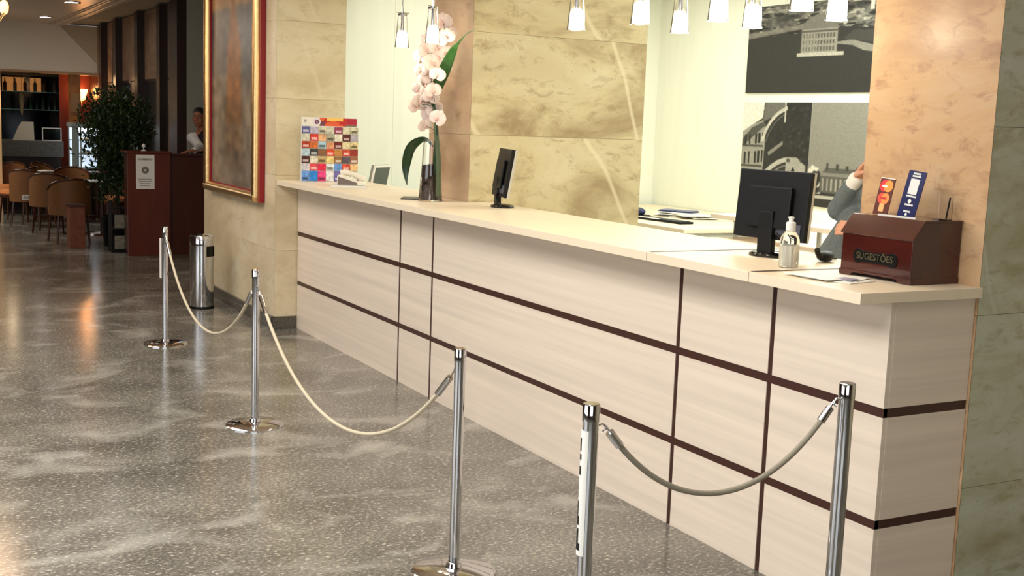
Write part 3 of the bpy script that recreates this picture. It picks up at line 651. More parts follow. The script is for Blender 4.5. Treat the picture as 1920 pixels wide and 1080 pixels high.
# brochures on counter
br = thing('brochures', 'small spread of white leaflets on the counter before the wooden box', 'leaflets', (3.03, 3.14, ZT+.0005), .2)
for k, (dx, dy, a) in enumerate([(0, 0, 0), (.025, .03, .28), (-.02, .06, -.15)]):
    R = Matrix.Rotation(a, 3, 'Z'); MB().cbox((dx, dy, .0015+.003*k), (.15, .21, .0024), R).build('leaflet', m_paper, br)
MB().cbox((-.01, -.05, .0092), (.05, .07, .0012), Matrix.Rotation(-.1, 3, 'Z')).build('printed_band', mat('mauve_print', (150, 140, 165), rough=.5), br)
# black coaster by vase
cb = thing('phone_tablet', 'thin black folder lying at the foot of the orchid vase', 'folder', (3.10, 7.12, ZT+.0005), -.5)
part_box('cover', (-.05, .10, -.10, .10, 0, .008), mat('brown_black', (52, 38, 36), rough=.4), cb, .002); part_box('pages', (-.048, .101, -.098, .098, .002, .006), m_paper, cb, 0)

# ------------------------------------------------------------------ suggestion box and cards
sb = thing('suggestion_box', 'dark red wooden suggestion box with a lettered plaque on the counter end', 'suggestion box', (0, 0, ZT+.001))
X0, X1, Y0, Y1 = 3.18, 3.415, 2.945, 3.285
prof = [(X0, .014), (X0, .152), (X0+.052, .217), (X1, .217), (X1, .014)]
MB().prism([(p[0], p[1]) for p in prof], 'y', Y0, Y1).build('body', m_boxwood, sb, bevel=.003)
nx, nz_ = -.065, .052; ln = math.hypot(nx, nz_)
Rl = Matrix.Rotation(-math.atan2(.065, .052), 3, 'Y')
MB().cbox((X0+.026-.003, (Y0+Y1)/2, .1845+.003), (.088, Y1-Y0+.012, .008), Rl).build('sloped_lid', m_boxwood, sb, bevel=.002)
part_box('top_board', (X0+.05, X1, Y0-.005, Y1+.005, .217, .224), m_boxwood, sb, .002)
fp_ = [(Y0-.003, 0), (Y0+.05, 0), (Y0+.065, .012), (Y1-.065, .012), (Y1-.05, 0), (Y1+.003, 0), (Y1+.003, .022), (Y0-.003, .022)]
MB().prism(fp_, 'x', X0-.004, X0+.012).build('front_foot', m_boxwood, sb, bevel=.0015)
MB().box(X0+.012, X1, Y0-.003, Y0+.012, 0, .022).box(X0+.012, X1, Y1-.012, Y1+.003, 0, .022).box(X1-.012, X1, Y0, Y1, 0, .02).build('side_foot', m_boxwood, sb, bevel=.0015)
yc = 3.115; zc = .075
pq = MB(); o = []
for a in range(0, 181, 20): o.append((yc-.085-.022*math.sin(math.radians(a)), zc+.026*math.cos(math.radians(a))))
lo = [(yc-.055, zc-.019), (yc+.055, zc-.019)]; ro = []
for a in range(0, 181, 20): ro.append((yc+.085+.022*math.sin(math.radians(a)), zc-.026*math.cos(math.radians(a))))
pq.prism(o+lo+ro+[(yc+.055, zc+.019), (yc-.055, zc+.019)], 'x', X0-.004, X0+.001)
pqo = pq.build('plaque', mat('black_bronze', (20, 20, 20), rough=.35, metal=.6), sb, bevel=.0008)
text('plaque_lettering', 'SUGESTÕES', .034, (X0-.005, yc, zc+.002), ROT_NX, mat('aged_bronze', (120, 112, 84), rough=.35, metal=.8), pqo, .001)
m_slot = mat('slot_paper', (230, 226, 215), rough=.4)
part_box('slot_paper', (3.262, 3.268, 3.02, 3.20, .223, .2285), m_slot, sb, 0)
def leanstrip(name, label, y0, y1, z0, z1, base, lean, cat):
    # a card leaning back towards the pillar, its face turned to the lobby
    t = thing(name, label, cat, (3.27, (y0+y1)/2, z0), 0); t.rotation_euler = (math.radians(lean), math.radians(11), 0)
    wd, hg = y1-y0, z1-z0; part_box('card', (0, .003, -wd/2, wd/2, 0, hg), base, t, 0); return t, wd, hg
t, wd, hg = leanstrip('payment_card_sign', 'narrow sign with red and orange payment emblems on the wooden box', 3.165, 3.235, ZT+.226, 1.555, mat('dark_card', (96, 48, 40), rough=.25), 3, 'sign')
def disc(par, y, z, r, c, nm, d):
    mb = MB(); n = 24; vs = [(d, y+r*math.cos(2*PI*i/n), z+r*math.sin(2*PI*i/n)) for i in range(n)]
    mb.add(vs, [tuple(range(n))]); return mb.build(nm, mat('em_%d_%d_%d' % c, c, rough=.35), par)
disc(t, .010, hg-.03, .022, (226, 40, 48), 'red_disc', -.0006); disc(t, -.010, hg-.03, .022, (246, 150, 60), 'orange_disc', -.0008)
disc(t, .009, hg-.076, .020, (236, 74, 56), 'red_disc', -.0006); disc(t, -.008, hg-.076, .020, (246, 140, 66), 'orange_disc', -.0008)
part_box('pale_patch', (-.0008, 0, -.012, .012, .012, .042), mat('peach_print', (240, 176, 110), rough=.4), t, 0)
part_box('white_rim', (-.0008, .003, -wd/2, wd/2, hg-.003, hg), m_paper, t, 0)
MB().box(-.0012, -.0009, -.004, .020, hg-.035, hg-.028).build('emblem_print', m_paper, t)
MB().box(-.0012, -.0009, -.014, .016, hg-.080, hg-.072).build('emblem_print', mat('red_print', (190, 40, 30), rough=.4), t)
t, wd, hg = leanstrip('blue_card_sign', 'tall dark blue card with a white square leaning on the marble pillar', 3.035, 3.118, ZT+.226, 1.588, mat('navy_card', (16, 22, 78), rough=.25), 5, 'sign')
part_box('white_square', (-.0008, 0, -.021, .021, hg*.50, hg*.83), mat('square_white', (222, 222, 218), rough=.4), t, 0)
for zz, w_ in ((.94, .036), (.885, .040), (.455, .046), (.27, .040), (.13, .034)):
    k = MB(); n = 7
    for i in range(n): k.box(-.0009, 0, -w_/2+w_*i/n, -w_/2+w_*(i+.75)/n, hg*zz-.003, hg*zz+.0035)
    k.build('small_lettering', m_paper, t)
disc(t, 0, hg*.35, .008, (225, 225, 215), 'emblem', -.0009); disc(t, 0, hg*.07, .005, (235, 235, 230), 'emblem', -.0009)
pn = thing('acrylic_holder', 'small clear acrylic card holder behind the blue card', 'card holder', (3.37, 2.985, ZT+.225), 0)
MB().box(-.002, .0, -.03, .03, 0, .09).build('clear_back', m_glass, pn); MB().box(-.03, 0, -.03, .03, 0, .003).build('clear_foot', m_glass, pn)
MB().tube([(-.006, -.01, .004), (-.004, -.02, .08)], .003, 8).build('pen', m_black, pn)

# ------------------------------------------------------------------ orchid vase
m_moss = mat('dark_moss', (60, 44, 34), rough=.9, var=.5, scale=40, bump=.6)
m_leaf = mat('leaf_green', (44, 84, 36), rough=.35, var=.25, scale=20); m_leafd = mat('leaf_dark', (30, 58, 28), rough=.35, var=.25, scale=20)
m_petal = mat('petal_blush', (226, 204, 192), rough=.5, var=.05, scale=30); m_lip = mat('lip_rose', (222, 176, 164), rough=.5)
VX, VY = 3.155, 6.92
vs_ = thing('glass_vase', 'tapered clear glass vase filled with dark moss and wrapped leaves', 'vase', (VX, VY, ZT+.001))
MB().lathe([(.0001, 0), (.074, 0), (.076, .004), (.060, .22), (.050, .385), (.047, .385), (.057, .22), (.072, .008), (.0001, .008)], n=40).build('glass', m_glass, vs_, smooth=True)
mb = MB().lathe([(.0001, .009), (.0695, .009), (.0695, .03), (.063, .12), (.0555, .225), (.0001, .235)], n=32)
mb.build('moss_filling', m_moss, vs_, smooth=True)
for i, a in enumerate((-.4, -1.0, .5, -1.6)):
    pts = []; mb = MB(); R0 = .0715; n = 14; vs = []
    for k in range(n+1):
        z_ = .012+.37*k/n; rr = .0715-.0255*z_/.385-.003; w_ = .32*math.sin(PI*min(1, k/n*.85+.12))
        for s in (-1, -.3, .3, 1): vs.append((rr*math.cos(a+s*w_+k*.02), rr*math.sin(a+s*w_+k*.02), z_))
    mb.add(vs, [(4*k+j, 4*k+j+1, 4*k+j+5, 4*k+j+4) for k in range(n) for j in range(3)]).build('wrapped_leaf', (m_leaf, m_leafd)[i % 2], vs_, smooth=True)
def world_at(px, py, x0):   # author helper: point on the plane x = x0
    d = M3@np.array([px-CX, py-CY, F]); return Vector(np.array([0, 0, CAMZ])+x0/d[0]*d)
orc = thing('orchid_arrangement', 'tall blush white orchid spray with long green leaves in the glass vase', 'orchid', (VX, VY, ZT+.012))
O = Vector(orc.location)
def W(px, py, dx=0): return world_at(px, py, VX+dx)-O
st = [W(812, 368), W(816, 300), W(820, 250), W(815, 200), W(808, 150), W(812, 100), W(822, 60), W(830, 38)]
MB().tube(st, [.007, .007, .006, .006, .005, .004, .003, .002], 8).build('stem', m_leafd, orc, smooth=True)
MB().tube([W(822, 368), W(822, 300), W(817, 235), W(812, 190)], [.016, .017, .013, .006], 10).build('stalk', mat('stalk_green', (72, 84, 52), rough=.5), orc, smooth=True)
def leaf(pts, widths, m, name='leaf', side=None):
    mb = MB(); n = len(pts); vs = []
    side = side or Vector((.87, -.47, 0))
    for i, p in enumerate(pts):
        d = (pts[min(i+1, n-1)]-pts[max(i-1, 0)]).normalized(); view = Vector((.42, .9, -.05)); sd = d.cross(view).normalized(); nn = d.cross(sd)
        for s, q in ((-1, .10), (-.5, .03), (0, 0), (.5, .03), (1, .10)): vs.append(p+sd*widths[i]*s+nn*q*widths[i]*2)
    fs = [(5*i+j, 5*i+j+1, 5*i+j+6, 5*i+j+5) for i in range(n-1) for j in range(4)]
    o = mb.add(vs, fs).build(name, m, orc, smooth=True); md = o.modifiers.new('thick', 'SOLIDIFY'); md.thickness = .0015
    return o
def smoothpts(P, k=4):
    out = []
    for i in range(len(P)-1):
        p0, p1, p2, p3 = P[max(i-1, 0)], P[i], P[i+1], P[min(i+2, len(P)-1)]
        for j in range(k):
            t_ = j/k; out.append(.5*((2*p1)+(p2-p0)*t_+(2*p0-5*p1+4*p2-p3)*t_*t_+(3*p1-p0-3*p2+p3)*t_**3))
    out.append(P[-1]); return out
def wid(n, mx, tip=.0): return [max(.0015, mx*math.sin(PI*min(.999, (i/(n-1))**.8))) for i in range(n)]
P = smoothpts([W(812, 200), W(818, 168, -.01), W(834, 130, -.02), W(850, 95, -.03), W(862, 78, -.03), W(876, 63, -.03), W(893, 54, -.03)])
ww = [.006, .012, .02, .027, .032, .036, .038, .038, .037, .035, .032, .028, .024, .018, .012, .008, .006, .005, .004, .003, .003, .003, .0025, .002, .0015]
leaf(P, ww[:len(P)], m_leaf)
P = smoothpts([W(812, 275), W(800, 262, -.01), W(786, 264, -.02), W(770, 278, -.03), W(762, 305, -.03), W(761, 328, -.03), W(763, 347, -.03)])
leaf(P, [.004, .006, .008, .01, .012, .015, .018, .021, .024, .027, .03, .031, .032, .032, .032, .031, .029, .027, .024, .02, .016, .012, .008, .005, .002], m_leafd)
P = smoothpts([W(808, 215), W(806, 195), W(812, 175), W(812, 160)]); leaf(P, wid(len(P), .018), m_leafd)
def flower(c, s, yaw, pitch, roll):
    R = Euler((pitch, 0, yaw)).to_matrix()@Matrix.Rotation(roll, 3, 'Y'); mb = MB()
    for k, (a, l_, w_) in enumerate([(90, 1.0, .42), (210, .95, .42), (330, .95, .42), (12, 1.05, .72), (168, 1.05, .72)]):
        a = math.radians(a); du = Vector((math.cos(a), 0, math.sin(a))); dv_ = Vector((-math.sin(a), 0, math.cos(a))); vs = []; n = 6
        for i in range(n+1):
            t_ = i/n; ww_ = w_*s*(math.sin(PI*(t_*.86+.10))**.7); y_ = -.22*s*math.sin(t_*PI*.8)+(.006 if k > 2 else .01)
            for q in (-1, -.5, 0, .5, 1): vs.append(Vector(c)+R@(du*(t_*l_*s)+dv_*(q*ww_)+Vector((0, y_+.1*s*q*q, 0))))
        mb.add(vs, [(5*i+j, 5*i+j+1, 5*i+j+6, 5*i+j+5) for i in range(n) for j in range(4)])
    o = mb.build('flower', m_petal, orc, smooth=True, recalc=False)
    l = MB().ball(Vector(c)+R@Vector((0, -.18*s, -.12*s)), (.16*s, .12*s, .24*s), 10, 8, R).build('lip', m_lip, o, smooth=True)
fl = [(829, 42, .055), (812, 66, .045), (836, 70, .052), (846, 62, .035), (820, 90, .05), (800, 92, .045), (836, 100, .045), (790, 106, .048), (812, 118, .052), (832, 126, .045), (789, 132, .045), (806, 143, .05), (798, 160, .05), (812, 170, .045), (790, 176, .048), (800, 190, .042), (781, 198, .05), (808, 214, .058), (820, 222, .05), (797, 236, .04), (824, 52, .045), (800, 76, .04), (822, 108, .048), (796, 122, .045), (820, 140, .044), (794, 150, .045), (808, 182, .046), (788, 190, .045), (815, 205, .05), (784, 168, .04)]
for i, (px, py, s) in enumerate(fl):
    c = W(px, py, -.03+.05*math.sin(i*2.3)); flower(c, s*1.15, -.5+.5*math.sin(i*1.7), .25*math.sin(i*3.1)-.1, .5*math.sin(i*2.2))
    q = min(st, key=lambda p: (p-c).length); MB().tube([q, (q+c)/2+Vector((0, 0, .01)), c], .0018, 6).build('flower_stalk', m_leafd, orc)

# ------------------------------------------------------------------ office furniture
of = thing('office_desk', 'long white office desk before the far wall of the office', 'desk', (0, 0, 0))
part_box('desktop', (6.9, 7.75, 9.25, 12.4, .71, .75), m_top, of, .004); part_box('end_panel', (7.0, 7.7, 9.3, 9.33, 0, .71), m_white, of); part_box('modesty_panel', (7.0, 7.02, 9.33, 12.3, 0, .66), m_strip, of)
part_box('end_panel', (7.0, 7.7, 12.3, 12.33, 0, .71), m_white, of)
part_box('back_desktop', (7.753, 8.78, 8.9, 12.4, .71, .75), m_top, of, .004); part_box('end_panel', (8.0, 8.7, 8.95, 8.98, 0, .71), m_white, of)
ofr = thing('office_desk', 'wood edged office desk with a raised shelf on metal legs', 'desk', (0, 0, 0))
part_box('desktop', (6.55, 7.6, 6.2, 8.55, .71, .75), m_lam, ofr, .004); part_box('modesty_panel', (6.7, 6.72, 6.3, 8.4, 0, .71), m_lam, ofr)
for y_ in (6.25, 8.47): part_box('end_panel', (6.7, 7.5, y_, y_+.03, 0, .71), m_lam, ofr)
sh = part_box('raised_shelf', (6.72, 7.05, 6.3, 8.62, .92, .96), m_lam, ofr, .004)
for y_ in (8.42, 7.35, 6.5): MB().cyl((6.86, y_, .75), .022, .17).build('shelf_leg', m_brushed, ofr, smooth=True)
part_box('shelf_mount', (7.05, 7.4, 8.2, 8.7, .87, .92), mat('tan_board', (190, 140, 104), rough=.5), ofr)
part_box('privacy_screen', (7.58, 7.61, 6.2, 8.4, .75, 1.0), m_white, ofr)
stp = thing('wall_cabinet', 'low white cabinet against the office wall under the photographs', 'cabinet', (0, 0, 0))
part_box('body', (8.2, 8.79, 6.0, 8.86, 0, .82), m_white, stp, .004); 
for k in range(4): d_o = part_box('door', (8.18, 8.2, 6.02+k*.71, 6.71+k*.71, .05, .78), m_white, stp, .003); part_box('handle', (8.165, 8.18, 6.6+k*.71, 6.63+k*.71, .55, .7), m_brushed, d_o)
kb = thing('keyboard', 'dark keyboard with a white band on the white office desk', 'keyboard', (7.28, 10.1, .751), math.radians(4))
MB().box(-.09, .09, -.35, .35, 0, .022).build('case', m_black, kb, bevel=.004)
for i in range(4):
    for j in range(14): MB().box(-.075+i*.035, -.047+i*.035, -.33+j*.047, -.29+j*.047, .022, .028).build('key', mat('key_grey', (70, 72, 78), rough=.5), kb)
MB().box(-.088, -.055, .0, .33, .0222, .029).build('white_strip', m_paper, kb)
ms = thing('tape_dispenser', 'small dark blue rounded desk item behind the keyboard', 'desk item', (7.45, 10.85, .751), .3)
MB().ball((0, 0, .045), (.05, .11, .045), 20, 10).build('body', mat('navy_plastic', (40, 46, 84), rough=.3), ms, smooth=True); MB().box(-.06, .06, -.14, .14, 0, .012).build('foot', m_black, ms, bevel=.004)
bk = thing('folder', 'open dark blue folder on papers on the white office desk', 'folder', (7.9, 10.7, .80), .5)
MB().box(-.11, .11, -.20, .0, 0, .012).box(-.11, .11, .004, .2, 0, .012).build('cover', mat('navy_plastic', (40, 46, 84)), bk, bevel=.003); MB().box(-.10, .10, -.19, -.005, .012, .02).box(-.10, .10, .008, .19, .012, .02).build('pages', mat('blue_grey_page', (120, 124, 150), rough=.5), bk)
pp = thing('paper_stack', 'heap of white papers on the white office desk', 'papers', (7.9, 10.55, .751), .2)
for k in range(8):
    R = Matrix.Rotation(.6*math.sin(k*2.1), 3, 'Z'); MB().cbox((.05*math.sin(k), .16*math.cos(k*1.7), .003+.006*k), (.30, .42, .004), R).build('sheet', m_paper, pp)
ls = thing('desk_lamp_stand', 'slim metal easel stand on the left of the white office desk', 'stand', (7.85, 11.75, .751), 0)
MB().tube([(0, .24, 0), (0, .02, .38)], .007, 8).build('rod', m_brushed, ls); MB().tube([(0, -.12, 0), (0, .02, .38)], .009, 8).build('rod', m_brushed, ls)
MB().tube([(-.1, .28, .01), (-.1, -.15, .01)], .009, 8).build('foot_bar', m_black, ls); MB().tube([(.1, .02, .0), (0, .02, .38)], .007, 8).build('rod', m_brushed, ls); MB().ball((0, .02, .385), .018).build('tip', m_brushed, ls, smooth=True)
bc = thing('blue_cloth', 'rumpled blue document wallet on the low white cabinet', 'document wallet', (8.45, 8.2, .821), .2)
mb = MB(); n = 14; vs = []
for i in range(n+1):
    for j in range(7): vs.append((-.18+.06*j, -.36+.72*i/n, .03+.028*math.sin(i*.7+j*.4)+.03*math.sin(PI*i/n)))
mb.add(vs, [(7*i+j, 7*i+j+1, 7*i+j+8, 7*i+j+7) for i in range(n) for j in range(6)]); o = mb.build('wallet', mat('denim_blue', (86, 116, 142), rough=.6), bc, smooth=True); md = o.modifiers.new('t', 'SOLIDIFY'); md.thickness = .02

# ------------------------------------------------------------------ people
m_skin = mat('skin_warm', (206, 150, 122), rough=.55); m_skin2 = mat('skin_brown', (158, 98, 70), rough=.55)
m_hair = mat('dark_hair', (26, 20, 18), rough=.5); m_suit = mat('grey_suit', (98, 106, 108), rough=.8, var=.15, scale=90)
m_shirt = mat('white_shirt', (232, 228, 222), rough=.7); m_vest = mat('dark_vest', (30, 22, 28), rough=.8); m_trou = mat('dark_trousers', (38, 40, 46), rough=.8)
def remesh(o, v, it=6):
    md = o.modifiers.new('r', 'REMESH'); md.mode = 'VOXEL'; md.voxel_size = v; md.use_smooth_shade = True
    s = o.modifiers.new('s', 'SMOOTH'); s.iterations = it; s.factor = .5; return o
def hand(mb, wrist, dirv, palm_n, s=1.0, curl=.7, thumb_side=1):
    """palm with four curled fingers of unequal length and a thumb leaving the side of the palm"""
    d = Vector(dirv).normalized(); n = (Vector(palm_n)-d*Vector(palm_n).dot(d)).normalized(); sd = d.cross(n)*thumb_side; wq = Vector(wrist)
    mb.cap(wq-d*.02*s, wq+d*.02*s, .026*s, .028*s)
    for q in (-.028, -.009, .01, .028): mb.cap(wq+d*.02*s+sd*q*.6*s, wq+d*.082*s+sd*q*s, .014*s, .012*s, 10)
    for q, l_, r in ((.03, .9, .0092), (.0102, 1.0, .0095), (-.0102, .94, .009), (-.030, .75, .008)):
        p = wq+d*.085*s+sd*q*s; a = 0
        for seg in (.040, .026, .020):
            a += curl*.75; dd = (d*math.cos(a)+n*math.sin(a)+sd*q*1.2).normalized(); p2 = p+dd*seg*l_*s; mb.cap(p, p2, r*s, r*.93*s, 10); p = p2
    p = wq+d*.025*s+sd*.024*s
    for seg, k in ((.04, .75), (.03, .45), (.024, .25)):
        dd = (d*.75+sd*k+n*.5).normalized(); p2 = p+dd*seg*s; mb.cap(p, p2, .0125*s, .0105*s, 10); p = p2
def headparts(mb, c, yaw, s=1.0):
    R = Matrix.Rotation(yaw, 3, 'Z'); V = lambda x, y, z: Vector(c)+R@Vector((x*s, y*s, z*s))     # face towards local -Y
    mb.ball(V(0, .012, .035), (.076*s, .094*s, .088*s), 24, 16, R); mb.ball(V(0, -.018, -.035), (.060*s, .070*s, .080*s), 24, 16, R)
    mb.ball(V(0, -.045, -.085), (.030*s, .030*s, .022*s), 12, 8, R)
    mb.cap(V(0, -.088, .018), V(0, -.108, -.022), .009*s, .014*s, 10)
    mb.ball(V(0, -.082, -.058), (.026*s, .012*s, .009*s), 12, 8, R)
    for sx in (-1, 1):
        mb.ball(V(sx*.078, .012, -.005), (.010*s, .020*s, .032*s), 10, 8, R); mb.ball(V(sx*.031, -.072, .028), (.022*s, .014*s, .008*s), 10, 8, R); mb.ball(V(sx*.040, -.058, -.02), (.02*s, .02*s, .02*s), 10, 8, R)
def facedetail(par, c, yaw, s=1.0, brow=m_hair):
    R = Matrix.Rotation(yaw, 3, 'Z'); V = lambda x, y, z: Vector(c)+R@Vector((x*s, y*s, z*s))
    for sx in (-1, 1):
        e = MB().ball(V(sx*.031, -.080, .010), .0095*s, 12, 8).build('eye', mat('eye_white', (176, 164, 152), rough=.4), par, smooth=True)
        MB().ball(V(sx*.031, -.086, .010), .0058*s, 10, 6).build('iris', m_black, e, smooth=True)
        MB().cap(V(sx*.016, -.09, .033), V(sx*.048, -.08, .034), .004*s, .003*s, 8).build('eyebrow', brow, par, smooth=True)
    MB().cap(V(-.02, -.092, -.058), V(.02, -.092, -.058), .005*s, .005*s, 8).build('lips', mat('lips', (150, 72, 62), rough=.5), par, smooth=True)
def hairmesh(c, yaw, par, s=1.0):
    R = Matrix.Rotation(yaw, 3, 'Z'); mb = MB(); V = lambda x, y, z: Vector(c)+R@Vector((x*s, y*s, z*s))
    mb.ball(V(0, .022, .055), (.083*s, .097*s, .083*s), 24, 14, R); mb.ball(V(0, .055, .0), (.074*s, .062*s, .075*s), 20, 12, R)
    return remesh(mb.build('hair', m_hair, par), .008, 4)
# receptionist on the telephone
P1 = thing('person', 'person in grey suit behind the counter, hand at the ear, half hidden by a pillar', 'person', (4.52, 4.455, 0))
yawf = -PI/2         # face towards -X
hc = Vector((-.0, -.10, 1.70))
b = MB(); headparts(b, hc, yawf)
b.cap((.02, -.10, 1.50), (.0, -.10, 1.62), .056, .052)
b.cap((.03, -.04, 1.05), (.02, -.09, 1.42), .10, .12); b.cap((0.03, .10, .95), (.02, -.02, .95), .11, .11)
shR, elR, wrR = Vector((.02, .10, 1.43)), Vector((-.02, .235, 1.335-.02)), Vector((-.07, .075, 1.485))
shL, elL, wrL = Vector((.02, -.30, 1.42)), Vector((-.02, -.31, 1.17)), Vector((-.17, -.10, 1.235))
for a_, c_, e_ in ((shR, elR, wrR), (shL, elL, wrL)): b.cap(a_, c_, .042, .036); b.cap(c_, e_, .036, .026)
hand(b, wrR, Vector((.0, -.11, .15)), (0.2, -1, 0), 1.0, .35, -1); hand(b, wrL, Vector((-.10, .20, .02)), (1, 0, -.3), 1.0, .45, 1)
for sx, hy in ((1, .20), (-1, .02)):
    b.cap((.03, hy, .93), (.02, hy, .50), .078, .055); b.cap((.02, hy, .50), (.04, hy, .10), .052, .038); b.cap((.06, hy, .05), (-.12, hy, .035), .042, .034)
remesh(b.build('body', m_skin, P1), .0055, 3)
facedetail(P1, hc, yawf); hairmesh(hc, yawf, P1)
j = MB(); j.cap((.03, -.06, 1.40), (.03, -.14, 1.40), .125, .125); j.cap((.03, .00, 1.20), (.03, -.12, 1.38), .135, .15); j.cap((.03, .06, 1.05), (.03, .0, 1.22), .15, .14); j.cap((.03, .22, .84), (.03, .12, 1.08), .17, .15); j.cap((.0, .30, .90), (.02, .10, 1.22), .15, .13); j.cap((.03, .02, .88), (.03, .03, 1.05), .15, .14)
j.cap((.03, .10, 1.41), (.03, -.28, 1.41), .075, .075)
j.cap(shR, elR, .072, .062); j.cap(elR, elR.lerp(wrR, .72), .060, .050); j.cap(shL, elL, .07, .058); j.cap(elL, elL.lerp(wrL, .80), .056, .045)
remesh(j.build('jacket', m_suit, P1), .008, 8)
for e_, w_ in ((elR, wrR), (elL, wrL)): MB().cap(e_.lerp(w_, .70), e_.lerp(w_, .97), .042, .040).build('shirt_cuff', m_shirt, P1, smooth=True)
MB().cap((-.0, -.10, 1.50), (-.0, -.10, 1.54), .066, .063).build('collar', m_shirt, P1, smooth=True)
tr = MB()
for hy in (.17, .03): tr.cap((.03, hy, .95), (.02, hy, .50), .095, .07); tr.cap((.02, hy, .50), (.04, hy, .08), .068, .055)
remesh(tr.build('trousers', m_suit, P1), .01, 4)
for hy in (.17, .03): MB().cap((.07, hy, .048), (-.14, hy, .04), .046, .038).build('shoe', m_black2, P1, smooth=True)
MB().cbox(wrR+Vector((.01, -.105, .13)), (.05, .012, .10), Matrix.Rotation(.5, 3, 'X')).build('handset', m_black, P1, bevel=.004)
# man behind the host desk
P2 = thing('person', 'person in white shirt and dark vest leaning on the host desk', 'person', (3.66, 15.04, 0))
hc2 = Vector((.0, -.03, 1.625)); yf2 = -.55
b = MB(); headparts(b, hc2, yf2); b.cap((.05, .03, 1.42), (.03, .0, 1.54), .056, .052); b.cap((.06, .08, .95), (.06, .03, 1.36), .12, .13)
sR, eR, wR = Vector((-.08, .02, 1.38)), Vector((-.02, -.18, 1.27)), Vector((-.18, -.50, 1.235)); sL, eL, wL = Vector((.24, .02, 1.38)), Vector((.28, -.15, 1.25)), Vector((.06, -.42, 1.25))
for a_, c_, e_ in ((sR, eR, wR), (sL, eL, wL)): b.cap(a_, c_, .042, .036); b.cap(c_, e_, .036, .026)
hand(b, wR, Vector((-.16, -.04, -.02)), (0, 0, -1), .95, .15, -1); hand(b, wL, Vector((-.15, -.04, 0)), (0, 0, -1), .95, .15, 1)
for hy in (-.04, .16): b.cap((hy, .08, .93), (hy, .06, .5), .08, .055); b.cap((hy, .06, .5), (hy, .08, .1), .052, .038); b.cap((hy, .1, .05), (hy, -.1, .035), .042, .034)
remesh(b.build('body', m_skin2, P2), .0065, 3); facedetail(P2, hc2, yf2); hairmesh(hc2, yf2, P2)
j = MB(); j.cap((-.06, .03, 1.37), (.22, .03, 1.37), .08, .08); j.cap((.08, .06, 1.0), (.08, .03, 1.34), .145, .15)
for a_, c_, e_ in ((sR, eR, wR), (sL, eL, wL)): j.cap(a_, c_, .062, .054); j.cap(c_, c_.lerp(e_, .95), .054, .04)
remesh(j.build('shirt', m_shirt, P2), .01, 5)
v = MB(); v.cap((.09, .05, 1.0), (.09, .02, 1.33), .158, .160); remesh(v.build('vest', m_vest, P2), .01, 5)
MB().cap((.03, -.145, 1.42), (.04, -.165, 1.15), .012, .018).build('necktie', mat('wine_tie', (70, 18, 28), rough=.6), P2, smooth=True)
tr = MB()
for hy in (-.02, .16): tr.cap((hy, .08, .97), (hy, .06, .5), .10, .07); tr.cap((hy, .06, .5), (hy, .08, .08), .068, .055)
remesh(tr.build('trousers', m_trou, P2), .012, 4)
for hy in (-.02, .16): MB().cap((hy, .1, .048), (hy, -.12, .04), .046, .038).build('shoe', m_black2, P2, smooth=True)

# ------------------------------------------------------------------ host desk in the hall
hd = thing('host_desk', 'mahogany host desk front with a white notice', 'desk', (0, 0, 0))
part_box('front_panel', (2.66, 3.15, 14.30, 14.34, .0, 1.2), m_wood, hd, .004); part_box('body', (2.68, 3.15, 14.345, 14.62, .03, 1.18), m_wood2, hd, .004); part_box('ledge', (2.64, 3.17, 14.28, 14.64, 1.2, 1.225), m_wood, hd, .006)
nt_ = thing('paper_notice', 'white printed paper notice taped on the front of the host desk', 'notice', (2.862, 14.296, .985), 0)
part_box('sheet', (-.105, .105, -.001, .001, -.20, .20), m_paper, nt_, 0)
inkg = mat('grey_ink', (120, 116, 104), rough=.6)
k = MB(); 
for i in range(9): k.box(-.085+i*.019, -.072+i*.019, -.0018, -.001, .135, .158)
k.build('printed_heading', inkg, nt_)
k = MB().lathe([(.012, 0), (.042, 0), (.042, .001), (.012, .001)], n=20); o = k.build('printed_emblem', inkg, nt_); o.rotation_euler = (PI/2, 0, 0); o.location = (0, -.001, .02)
k = MB()
for r in range(4):
    for i in range(10-r): k.box(-.08+.008*r+i*.016, -.068+.008*r+i*.016, -.0018, -.001, -.09-.025*r, -.08-.025*r)
k.build('printed_lines', inkg, nt_)
bl = thing('desk_bell', 'small white service bell on the host desk', 'bell', (2.87, 14.42, 1.2255), 0)
MB().lathe([(.0001, 0), (.03, 0), (.032, .006), (.006, .02), (.006, .04), (.022, .045), (.018, .075), (.0001, .085)], n=20).build('bell', m_paper, bl, smooth=True)
hd2 = thing('host_desk', 'darker mahogany desk section to the right, where the person leans', 'desk', (0, 0, 0))
part_box('front_panel', (3.155, 3.85, 14.36, 14.40, 0, 1.175), m_wood2, hd2, .004); part_box('body', (3.16, 3.85, 14.405, 14.62, .03, 1.17), m_wood2, hd2, .004); part_box('ledge', (3.175, 3.86, 14.34, 14.64, 1.177, 1.20), m_wood2, hd2, .006)
ws = thing('wall_sign', 'narrow white vertical sign on the dark wooden post', 'sign', (3.585, 15.98, 1.92)); part_box('plate', (-.006, 0, -.14, .14, -.21, .21), m_paper, ws, .001)
for i in range(5): part_box('printed_line', (-.0075, -.006, -.05, .05, -.16+i*.075, -.13+i*.075), inkg, ws, 0)

